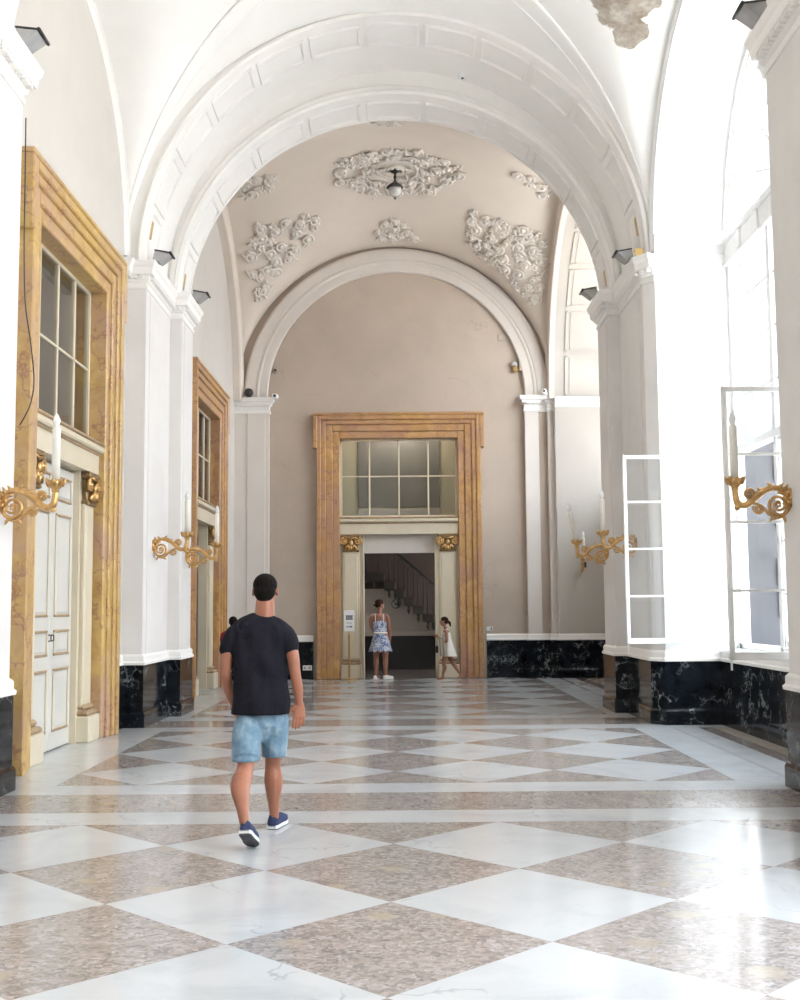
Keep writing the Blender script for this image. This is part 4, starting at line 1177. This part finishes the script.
def hand(mb, wrist, d, palm_n, thumb_side, scale=1.0, curl=.5):
    """wrist point, direction of the fingers, palm normal, thumb direction; five separate fingers"""
    d = Vector(d).normalized(); n = Vector(palm_n); n = (n-d*n.dot(d)).normalized(); s = d.cross(n).normalized()
    if s.dot(Vector(thumb_side)) < 0: s = -s
    w0 = Vector(wrist); k = scale
    mb.tube([w0, w0+d*.04*k, w0+d*.09*k], [(.026*k, .019*k), (.038*k, .017*k), (.040*k, .013*k)], 'skin', 12, ref=s)
    for i, (off, L) in enumerate(((.030, .072), (.010, .080), (-.011, .074), (-.031, .058))):
        p = w0+d*.085*k+s*off*k; dd = d.copy(); pts = [p-d*.015*k, p]
        for seg in (.45, .32, .25):
            dd = (dd+n*curl*.55).normalized(); p = p+dd*L*seg*k; pts.append(p)
        mb.tube(pts, [.0095*k, .0095*k, .009*k, .0082*k, .0068*k], 'skin', 8); mb.ball(pts[-1], .0066*k, 'skin', 8, 6)
    p = w0+d*.025*k+s*.028*k; dd = (d*.75+s*.75+n*.25).normalized(); pts = [p-s*.01*k, p]
    for L in (.035, .03, .024): p = p+dd*L*k; pts.append(p); dd = (dd+d*.35+n*.15).normalized()
    mb.tube(pts, [.014*k, .0135*k, .0115*k, .010*k, .008*k], 'skin', 8); mb.ball(pts[-1], .0078*k, 'skin', 8, 6)
def head(mb, c, s, yaw, tilt=0.0):
    """c = centre of the skull, s = head height; faces +y turned by yaw"""
    R_ = Matrix.Rotation(yaw, 3, 'Z') @ Matrix.Rotation(tilt, 3, 'X'); c = Vector(c)
    def T(x, y, z): return c+R_ @ Vector((x*s, y*s, z*s))
    def bl(p, r):
        o = len(mb.v); mb.ball((0, 0, 0), tuple(q*s for q in r), 'skin', 16, 12)
        for i in range(o, len(mb.v)): mb.v[i] = tuple(T(*p)+R_ @ Vector(mb.v[i]))
    bl((0, -.035, .12), (.345, .42, .36)); bl((0, .08, -.12), (.275, .31, .36)); bl((0, .17, -.33), (.15, .15, .13))
    bl((0, -.12, -.10), (.27, .25, .3))
    bl((0, .40, -.09), (.055, .09, .06)); bl((0, .385, .0), (.035, .06, .11))        # nose
    bl((0, .345, -.235), (.10, .05, .03)); bl((0, .335, -.28), (.085, .05, .03))      # lips
    for q in (-1, 1):
        bl((q*.14, .33, .06), (.10, .05, .035)); bl((q*.20, .25, -.1), (.09, .1, .09))   # brow, cheek
        bl((q*.355, -.02, -.03), (.035, .085, .13)); bl((q*.345, -.0, -.1), (.03, .05, .06))  # ears
    return T, R_
def eyes(T, s, parent):
    for q in (-1, 1):
        mb = MB(); mb.ball(tuple(T(q*.135, .325, .0)), .042*s, 'bulb', 8, 6); mb.ball(tuple(T(q*.135, .352, .0)), .022*s, 'black', 8, 6)
        mb.build('eye', parent)
def hairshell(name, T, R_, s, mat, parent, parts, voxel=.007):
    mb = MB()
    for p, r in parts:
        o = len(mb.v); mb.ball((0, 0, 0), tuple(q*s for q in r), 'skin', 16, 12)
        for i in range(o, len(mb.v)): mb.v[i] = tuple(T(*p)+R_ @ Vector(mb.v[i]))
    return organic(name, mb, mat, voxel, parent, 2)
def shoe(parent, heel, toe, up, w=.05, h=.085, lift=0.0, mats=('shoe', 'sole', 'soled'), ank=None):
    heel, toe, up = Vector(heel), Vector(toe), Vector(up).normalized(); d = (toe-heel); L = d.length; d.normalize(); s = d.cross(up).normalized(); up = s.cross(d)
    def P(a, b, c): return heel+d*(a*L)+s*b+up*c
    out = [(0, .62), (.08, .82), (.25, .82), (.45, .86), (.68, 1.0), (.85, .88), (.95, .6), (1.0, .25)]
    def rows(z0, z1, grow):
        loop = [(a, wv*w*grow) for a, wv in out]+[(a, -wv*w*grow) for a, wv in out[::-1]]
        return [[P(a, b, z0) for a, b in loop], [P(a, b, z1) for a, b in loop]], loop
    up_m = MB(); ring = []
    for z, g, sh in ((.02, .98, 1), (.04, 1.0, 1), (.06, .92, .93), (h, .72, .60), (h+.012, .6, .45)):
        loop = [(min(a, sh) if a > .4 else a, wv*w*g) for a, wv in out]; loop = loop+[(a, -b) for a, b in loop[::-1]]
        ring.append([P(a, b, z) for a, b in loop])
    up_m.grid(ring, mats[0], True, cv=True); o = len(up_m.v)
    up_m.add(ring[-1], [tuple(range(len(ring[-1])))], mats[0])
    for q in (.42, .50, .58): up_m.tube([P(q, -.02, .085-.03*(q-.42)/.16), P(q, .0, .093-.03*(q-.42)/.16), P(q, .02, .085-.03*(q-.42)/.16)], .004, mats[1], 6)
    so = up_m.build('shoe', parent)
    sm = MB(); r_, loop = rows(.006, .028, 1.06); sm.grid(r_, mats[1], False, cv=True)
    sm.add(r_[1], [tuple(range(len(loop)))], mats[1]); 
    r2, _ = rows(0, .006, 1.04); sm.grid(r2, mats[2], False, cv=True); sm.add(r2[0], [tuple(range(len(loop)))[::-1]], mats[2]); sm.add(r_[0], [tuple(range(len(loop)))[::-1]], mats[2])
    for q in (.15, .3, .6, .75, .88): sm.tube([P(q, -.03, -.0), P(q, .03, -.0)], .004, mats[2], 4)
    sm.build('sole', so)
    return so

# --- the man walking away
man = empty('person', (-.87, 7.9, 0), label='man in navy t-shirt and light denim shorts walking away across the polished floor', cat='person')
b = MB()
T, R_ = head(b, (.005, .015, 1.628), .235, -.02, .0)
limb(b, [(.0, -.03, 1.40), (.003, -.012, 1.47), (.005, .0, 1.56)], [(.066, .060), (.069, .066), (.064, .064)])
limb(b, [(-.02, .0, .80), (-.02, .0, .92), (-.015, .0, 1.05), (-.015, -.005, 1.22), (-.01, -.015, 1.34), (.0, -.02, 1.43)], [(.15, .10), (.155, .10), (.14, .09), (.15, .095), (.13, .07), (.055, .05)])
limb(b, [(-.15, -.02, 1.385), (-.195, -.015, 1.35), (-.245, -.02, 1.22), (-.258, -.015, 1.07), (-.246, .06, .95), (-.226, .13, .85)], [.03, .045, .044, .037, .036, .025])
limb(b, [(.09, -.02, 1.375), (.138, -.015, 1.345), (.192, -.045, 1.22), (.216, -.055, 1.07), (.232, -.04, .97), (.236, .0, .865)], [.03, .045, .044, .037, .036, .025])
hand(b, (.237, .0, .875), (-.03, .06, -1), (-.35, .9, -.1), (-.9, -.3, 0), 1.15, .36)
hand(b, (-.222, .13, .86), (.1, .2, -1), (.9, .3, 0), (-.2, 1, 0), 1.08, .42)
limb(b, [(-.10, .0, .86), (-.105, -.10, .66), (-.098, -.20, .465), (-.112, -.335, .375), (-.078, -.48, .265), (-.05, -.585, .185)], [.085, .075, .056, (.067, .070), .042, .033])
limb(b, [(.080, .0, .86), (.068, .05, .66), (.050, .09, .46), (.054, .10, .335), (.050, .15, .19), (.05, .19, .09)], [.085, .074, .053, (.064, .070), .040, .032])
limb(b, [(-.05, -.585, .185), (-.038, -.53, .125), (-.028, -.47, .085)], [.030, .026, .018]); limb(b, [(.045, .2, .08), (.06, .28, .058), (.075, .35, .045)], [.032, .026, .016])
organic('body', b, 'skin', .0055, man, 5); eyes(T, .235, man)
hairshell('hair', T, R_, .235, 'hair', man, [((0, -.06, .16), (.36, .43, .355)), ((0, -.19, .0), (.325, .315, .30)), ((0, -.25, -.12), (.27, .2, .2))], .006)
c = MB()
limb(c, [(-.02, -.012, .80), (-.02, -.01, .90), (-.022, .0, 1.05), (-.024, -.008, 1.2), (-.024, -.015, 1.31), (-.020, -.02, 1.375), (-.016, -.021, 1.415), (-.011, -.021, 1.450), (-.008, -.021, 1.474)], [(.200, .158), (.197, .150), (.185, .124), (.20, .128), (.212, .122), (.198, .110), (.165, .095), (.112, .078), (.076, .025)])
limb(c, [(-.05, -.025, 1.42), (-.115, -.022, 1.388), (-.18, -.02, 1.350)], [.04, .05, .055]); limb(c, [(.045, -.025, 1.42), (.085, -.022, 1.402), (.13, -.02, 1.365)], [.04, .05, .055])
limb(c, [(-.12, -.02, 1.37), (-.190, -.018, 1.345), (-.230, -.02, 1.285), (-.248, -.02, 1.235)], [.04, .062, .062, (.056, .058)]); limb(c, [(.08, -.02, 1.375), (.138, -.018, 1.348), (.172, -.03, 1.285), (.188, -.04, 1.235)], [.045, .062, .062, (.056, .058)])
def folds(v):
    t = v.z
    k = .005*math.sin(26*v.z+9*v.x*(1 if v.x > 0 else -1)) + .006*math.sin(34*v.x+14*v.z)*(1 if abs(v.x) < .16 else .4)
    if v.z < .815: v.z = .803
    return Vector((v.x+(.004*math.sin(30*v.z)), v.y+k*(1 if v.y < 0 else -1), v.z))
organic('t_shirt', c, 'navy', .007, man, 14, folds)
c = MB()
limb(c, [(-.02, .0, .90), (-.018, .0, .82), (-.015, .0, .72)], [(.165, .108), (.178, .118), (.17, .118)])
limb(c, [(-.09, -.0, .80), (-.105, -.08, .68), (-.103, -.155, .52)], [(.085, .09), (.100, .112), (.095, .108)])
limb(c, [(.072, .0, .82), (.070, .035, .68), (.060, .07, .515)], [(.09, .11), (.094, .112), (.084, .098)])
def sfolds(v):
    if v.z < .515: v.z = .508
    return Vector((v.x, v.y+.005*math.sin(40*v.z+20*v.x), v.z))
organic('shorts', c, 'denim', .007, man, 3, sfolds)
shoe(man, (-.042, -.645, .125), (-.015, -.40, .0), (0, .5, 1), .047, .072)
shoe(man, (.035, .16, .002), (.092, .44, .002), (0, 0, 1), .047)

# --- woman in the doorway
wo = empty('person', (-.40, 24.9, 0), label='woman in a blue and white patterned summer dress standing in the far doorway', cat='person')
b = MB()
T, R_ = head(b, (-.01, .02, 1.585), .235, -1.05, 0)
limb(b, [(-.02, -.02, 1.34), (-.018, -.005, 1.42), (-.012, .01, 1.50)], [(.06, .06), (.05, .05), (.047, .05)])
limb(b, [(-.0, .0, .80), (-.0, .0, .92), (-.01, .0, 1.05), (-.015, .0, 1.22), (-.02, -.01, 1.34), (-.02, -.01, 1.39)], [(.175, .13), (.165, .12), (.135, .1), (.15, .11), (.135, .09), (.06, .05)])
limb(b, [(-.15, -.01, 1.345), (-.19, .0, 1.30), (-.20, .05, 1.16), (-.17, .12, 1.04), (-.12, .18, .96)], [.045, .05, .045, .038, .028]); hand(b, (-.12, .18, .96), (.3, .5, -.6), (.8, -.4, 0), (0, 0, 1), .95)
limb(b, [(.12, -.01, 1.345), (.15, .0, 1.30), (.175, .0, 1.16), (.185, .0, 1.03), (.195, .03, .93), (.20, .05, .83)], [.045, .052, .047, .042, .036, .026]); hand(b, (.2, .05, .84), (.0, .1, -1), (-1, .2, 0), (0, 1, 0), .98)
for x, y in ((-.085, .0), (.095, .03)):
    limb(b, [(x, y, .82), (x*1.05, y, .62), (x*1.08, y+.01, .45), (x*1.1, y-.01, .32), (x*1.12, y, .18), (x*1.12, y, .09)], [.095, .08, .058, (.058, .058), .04, .034])
    limb(b, [(x*1.1, y, .07), (x*1.1+.06, y+.05, .04)], [.034, .026])
organic('body', b, 'skin2', .007, wo, 4); eyes(T, .235, wo)
hairshell('hair', T, R_, .235, 'hairb', wo, [((0, -.07, .16), (.37, .43, .36)), ((0, -.2, .02), (.34, .31, .30)), ((0, -.52, .02), (.15, .16, .16))], .008)
c = MB()
limb(c, [(-.01, .0, 1.23), (-.01, .0, 1.12), (-.008, .0, 1.02), (-.0, .0, .90)], [(.155, .118), (.152, .115), (.142, .108), (.17, .125)])
rows = []
for i in range(9):
    q = i/8; z = .97-.37*q; row = []
    for k in range(48):
        a = 2*PI*k/48; f_ = 1+.06*math.sin(a*8)*q
        zz = z - (.022*math.cos(a*12) if i == 8 else 0)
        row.append((-.0+(.145+.10*q)*f_*math.cos(a), (.11+.095*q)*f_*math.sin(a), zz))
    rows.append(row)
c2 = MB(); c2.grid(rows, 'floral', True, cv=True)
dr = organic('dress', c, 'floral', .008, wo, 4)
c2.build('skirt', dr)
c3 = MB(); c3.tube([(.148*math.cos(2*PI*k/24), .113*math.sin(2*PI*k/24), .985) for k in range(25)], [(.02, .008)]*25, 'white', 6, ref=(0, 0, 1)); c3.build('waistband', dr)
for s in (-1, 1):
    c3 = MB(); c3.tube([(s*.085-.015, -.112, 1.2), (s*.085-.02, -.095, 1.33), (s*.08-.02, -.02, 1.40), (s*.075-.015, .09, 1.3)], .009, 'white', 6); c3.build('shoulder_strap', dr)
shoe(wo, (-.13, -.06, .002), (-.05, .15, .002), (0, 0, 1), .042, .07, mats=('white', 'sole', 'sole')); shoe(wo, (.06, -.02, .002), (.27, .06, .002), (0, 0, 1), .042, .07, mats=('white', 'sole', 'sole'))

# --- girl striding to the left
gi = empty('person', (1.00, 24.6, 0), label='girl with a ponytail in a short white dress striding left past the doorway', cat='person')
b = MB()
T, R_ = head(b, (-.045, 0, 1.22), .20, PI/2-.1, 0)
limb(b, [(.0, 0, 1.02), (-.012, 0, 1.08), (-.03, 0, 1.14)], [(.045, .045), (.037, .037), (.036, .036)], ref=(0, 1, 0))
limb(b, [(.04, 0, .60), (.04, 0, .68), (.03, 0, .78), (.01, 0, .92), (.0, 0, 1.02), (.0, 0, 1.06)], [(.12, .09), (.12, .09), (.098, .075), (.11, .08), (.10, .062), (.04, .035)], ref=(0, 1, 0))
for s in (-1, 1):
    limb(b, [(.0, s*.105, 1.025), (.0, s*.13, .99), (.005, s*.145, .88), (-.0, s*.145, .80), (-.09, s*.12, .85), (-.165, s*.09, .90)], [.034, .038, .033, .03, .028, .021], ref=(0, 1, 0))
    hand(b, (-.165, s*.09, .90), (-1, -s*.3, .35), (0, -s, 0), (0, 0, 1), .78, .6)
limb(b, [(.03, -.06, .62), (-.03, -.06, .48), (-.055, -.06, .34), (-.045, -.06, .25), (-.075, -.06, .14), (-.085, -.06, .06)], [.072, .06, .045, (.045, .046), .032, .026], ref=(0, 1, 0))
limb(b, [(.05, .06, .62), (.08, .06, .48), (.13, .06, .35), (.20, .06, .26), (.26, .06, .16), (.30, .06, .09)], [.072, .06, .045, (.045, .046), .032, .026], ref=(0, 1, 0))
limb(b, [(-.07, -.06, .05), (-.12, -.06, .035), (-.20, -.06, .02)], [.028, .024, .014], ref=(0, 1, 0)); limb(b, [(.31, .06, .085), (.28, .06, .04), (.22, .06, .02)], [.028, .024, .014], ref=(0, 1, 0))
organic('body', b, 'skin2', .006, gi, 4); eyes(T, .20, gi)
hairshell('hair', T, R_, .20, 'hairb', gi, [((0, -.07, .17), (.37, .43, .36)), ((0, -.2, .02), (.345, .31, .32)), ((0, -.50, -.02), (.12, .14, .14)), ((0, -.62, -.18), (.13, .14, .2)), ((0, -.68, -.38), (.09, .1, .17))], .007)
c = MB()
limb(c, [(.0, 0, 1.02), (.005, 0, .95), (.015, 0, .85), (.03, 0, .74)], [(.085, .062), (.118, .086), (.115, .09), (.135, .105)], ref=(0, 1, 0))
dr = organic('dress', c, 'white', .007, gi, 3)
rows = []
for i in range(7):
    q = i/6; z = .80-.31*q; row = []
    for k in range(40):
        a = 2*PI*k/40; f_ = 1+.05*math.sin(a*7)*q
        row.append((.025+.025*q+(.095+.075*q)*f_*math.cos(a), (.12+.05*q)*f_*math.sin(a), z))
    rows.append(row)
c2 = MB(); c2.grid(rows, 'white', True, cv=True); c2.build('skirt', dr)
for (pts) in (((-.06, -.06, .0), (-.215, -.06, .0)), ((.325, .06, .06), (.21, .06, .004))):
    a, z = Vector(pts[0]), Vector(pts[1]); m_ = MB(); m_.tube([a+Vector((0, 0, .006)), (a+z)/2+Vector((0, 0, .006)), z+Vector((0, 0, .006))], [(.028, .008), (.034, .008), (.028, .007)], 'sand', 10, ref=(0, 1, 0))
    q = (a*.4+z*.6); m_.tube([q+Vector((0, -.032, .01)), q+Vector((0, 0, .05)), q+Vector((0, .032, .01))], .007, 'sand', 6); m_.build('sandal', gi)
t = empty('cloth_wrap', (.93, 24.36, .52), label='beige cloth hanging from the arms of the girl in white', cat='cloth')
rows = []
for i in range(9):
    q = i/8; rows.append([(-.11+.13*k/10+.03*q, .01*math.sin(k*1.3)+.02*q, .35-.36*q-.02*math.sin(k*.9)*q) for k in range(11)])
mb = MB(); mb.grid(rows, 'beigec', True); mb.grid([[(p[0], p[1]+.012, p[2]) for p in r] for r in rows][::-1], 'beigec', True); mb.build('draped_cloth', t)
mb = MB(); mb.tube([(-.11, .005, .36), (-.05, .005, .37), (.02, .005, .36)], .02, 'beigec', 8); mb.build('fold', t)
t = empty('small_bag', (.80, 24.5, .56), label='small dark bag hanging from the hand of the girl in white', cat='bag')
mb = MB(); mb.box(-.03, .03, -.06, .06, .0, .16, 'black', .02); mb.build('bag_body', t); mb = MB(); mb.tube([(0, -.05, .15), (.0, -.04, .26), (.01, .0, .33), (0, .04, .26), (0, .05, .15)], .007, 'black', 6); mb.build('handle', t)

# --- person in red, almost hidden behind the man
pr = empty('person', (-2.98, 20.9, 0), label='person in dark red top mostly hidden behind the man beside the second doorway', cat='person')
b = MB()
T, R_ = head(b, (0, 0, 1.28), .21, .2, 0)
limb(b, [(0, -.01, 1.09), (0, 0, 1.14), (0, 0, 1.2)], [.05, .043, .042])
limb(b, [(0, 0, .66), (0, 0, .76), (0, 0, .88), (0, 0, 1.0), (0, -.01, 1.09), (0, 0, 1.13)], [(.14, .1), (.14, .1), (.12, .09), (.14, .1), (.13, .08), (.05, .04)])
for s in (-1, 1):
    limb(b, [(s*.13, 0, 1.09), (s*.165, 0, 1.05), (s*.19, 0, .93), (s*.195, .02, .82), (s*.19, .05, .70)], [.042, .046, .04, .035, .024]); hand(b, (s*.19, .05, .7), (0, .1, -1), (-s, 0, 0), (0, 1, 0), .85)
    limb(b, [(s*.075, 0, .67), (s*.08, 0, .5), (s*.082, 0, .37), (s*.085, -.01, .27), (s*.085, 0, .15), (s*.085, 0, .07)], [.078, .066, .048, .05, .036, .03]); limb(b, [(s*.085, 0, .06), (s*.095, .1, .035)], [.03, .024])
organic('body', b, 'skin2', .008, pr, 4)
hairshell('hair', T, R_, .21, 'hair', pr, [((0, -.07, .16), (.37, .43, .36)), ((0, -.2, .0), (.34, .31, .32)), ((0, -.26, -.2), (.27, .2, .25))], .008)
c = MB(); limb(c, [(0, 0, .70), (0, 0, .82), (0, 0, .95), (0, -.005, 1.05), (0, -.01, 1.13)], [(.155, .115), (.145, .11), (.155, .115), (.15, .1), (.06, .05)])
for s in (-1, 1): limb(c, [(s*.12, 0, 1.085), (s*.165, 0, 1.05), (s*.185, 0, .95)], [.052, .058, .055])
organic('t_shirt', c, 'red', .008, pr, 3)
c = MB(); limb(c, [(0, 0, .76), (0, 0, .64)], [(.15, .11), (.14, .11)])
for s in (-1, 1): limb(c, [(s*.075, 0, .67), (s*.08, 0, .45)], [(.085, .095), (.078, .085)])
organic('shorts', c, 'black', .008, pr, 3)
for s in (-1, 1): shoe(pr, (s*.08, -.06, .002), (s*.1, .16, .002), (0, 0, 1), .04, .065, mats=('white', 'sole', 'sole'))

# ------------------------------------------------------------------ light
W = bpy.data.worlds.new('sky'); S.world = W; W.use_nodes = True
nt = W.node_tree; bg = nt.nodes['Background']
tc = nd(nt, 'ShaderNodeTexCoord'); sep = nd(nt, 'ShaderNodeSeparateXYZ'); nt.links.new(tc.outputs['Generated'], sep.inputs[0])
nt.links.new(ramp(nt, [(0.0, (0.75, 0.74, 0.72)), (0.5, (1.0, 1.0, 1.0)), (0.62, (0.93, 0.97, 1.0)), (1.0, (0.72, 0.86, 1.0))], mth(nt, 'ADD', mth(nt, 'MULTIPLY', sep.outputs[2], .5), .5)), bg.inputs[0])
bg.inputs[1].default_value = 9.0
def portal(name, loc, rot, sx, sy):
    L = bpy.data.lights.new(name, 'AREA'); L.shape = 'RECTANGLE'; L.size = sx; L.size_y = sy; L.cycles.is_portal = True
    o = bpy.data.objects.new(name, L); COL.objects.link(o); o.location = loc; o.rotation_euler = rot; return o
for k, (cy, r, zc) in enumerate(REC):
    portal('window_portal', (5.42, cy, 1+(zc+r-1)/2), (0, PI/2, 0), zc+r-1, 2*r)
for nm, p, e in (('side_room_fill', (-5.4, 12.5, 5.4), 34), ('lobby_fill', (0, 26.1, 6.1), 95)):  # added fill lights brightening what shows through the transoms, no known fixtures
    L = bpy.data.lights.new(nm, 'POINT'); L.energy = e; L.shadow_soft_size = .15; L.color = (1, .93, .84)
    o = bpy.data.objects.new(nm, L); COL.objects.link(o); o.location = p
L = bpy.data.lights.new('vestibule_fill', 'AREA'); L.shape = 'RECTANGLE'; L.size = 1.6; L.size_y = 1.8; L.energy = 90; L.color = (1, .97, .92)  # added area light out of view, standing in for side daylight
o = bpy.data.objects.new('vestibule_fill', L); COL.objects.link(o); o.location = (4.7, 27.3, 1.3); o.rotation_euler = (0, PI/2, 0)

SL = bpy.data.lights.new('sun', 'SUN'); SL.energy = 40; SL.angle = .01; SL.color = (1, .95, .87)
so = bpy.data.objects.new('sun', SL); COL.objects.link(so); so.rotation_euler = Vector((.08, .45, -1)).to_track_quat('-Z', 'Y').to_euler(); so.location = (7, 0, 14)
# ------------------------------------------------------------------ camera
C = bpy.data.cameras.new('camera'); co = bpy.data.objects.new('camera', C); COL.objects.link(co)
C.sensor_fit = 'VERTICAL'; C.sensor_height = 24.0; C.lens = 1152.71/1000*24.0; C.clip_end = 200
X = Vector((0.99996433, 0.00181828, -0.00824809)); D_ = Vector((-0.00838232, 0.09382905, -0.99555304)); F_ = Vector((-0.00103628, 0.99558666, 0.09384094))
m = Matrix(((X.x, -D_.x, -F_.x, .07), (X.y, -D_.y, -F_.y, 0), (X.z, -D_.z, -F_.z, 1.5), (0, 0, 0, 1)))
co.matrix_world = m; S.camera = co
S.view_settings.view_transform = 'Standard'; S.view_settings.look = 'None'; S.view_settings.gamma = 1.0; S.view_settings.use_curve_mapping = False
S.view_settings.exposure = 0.42
S.cycles.use_denoising = True
S.cycles.max_bounces = 10; S.cycles.diffuse_bounces = 6; S.cycles.transparent_max_bounces = 16
S.cycles.sample_clamp_indirect = 8.0
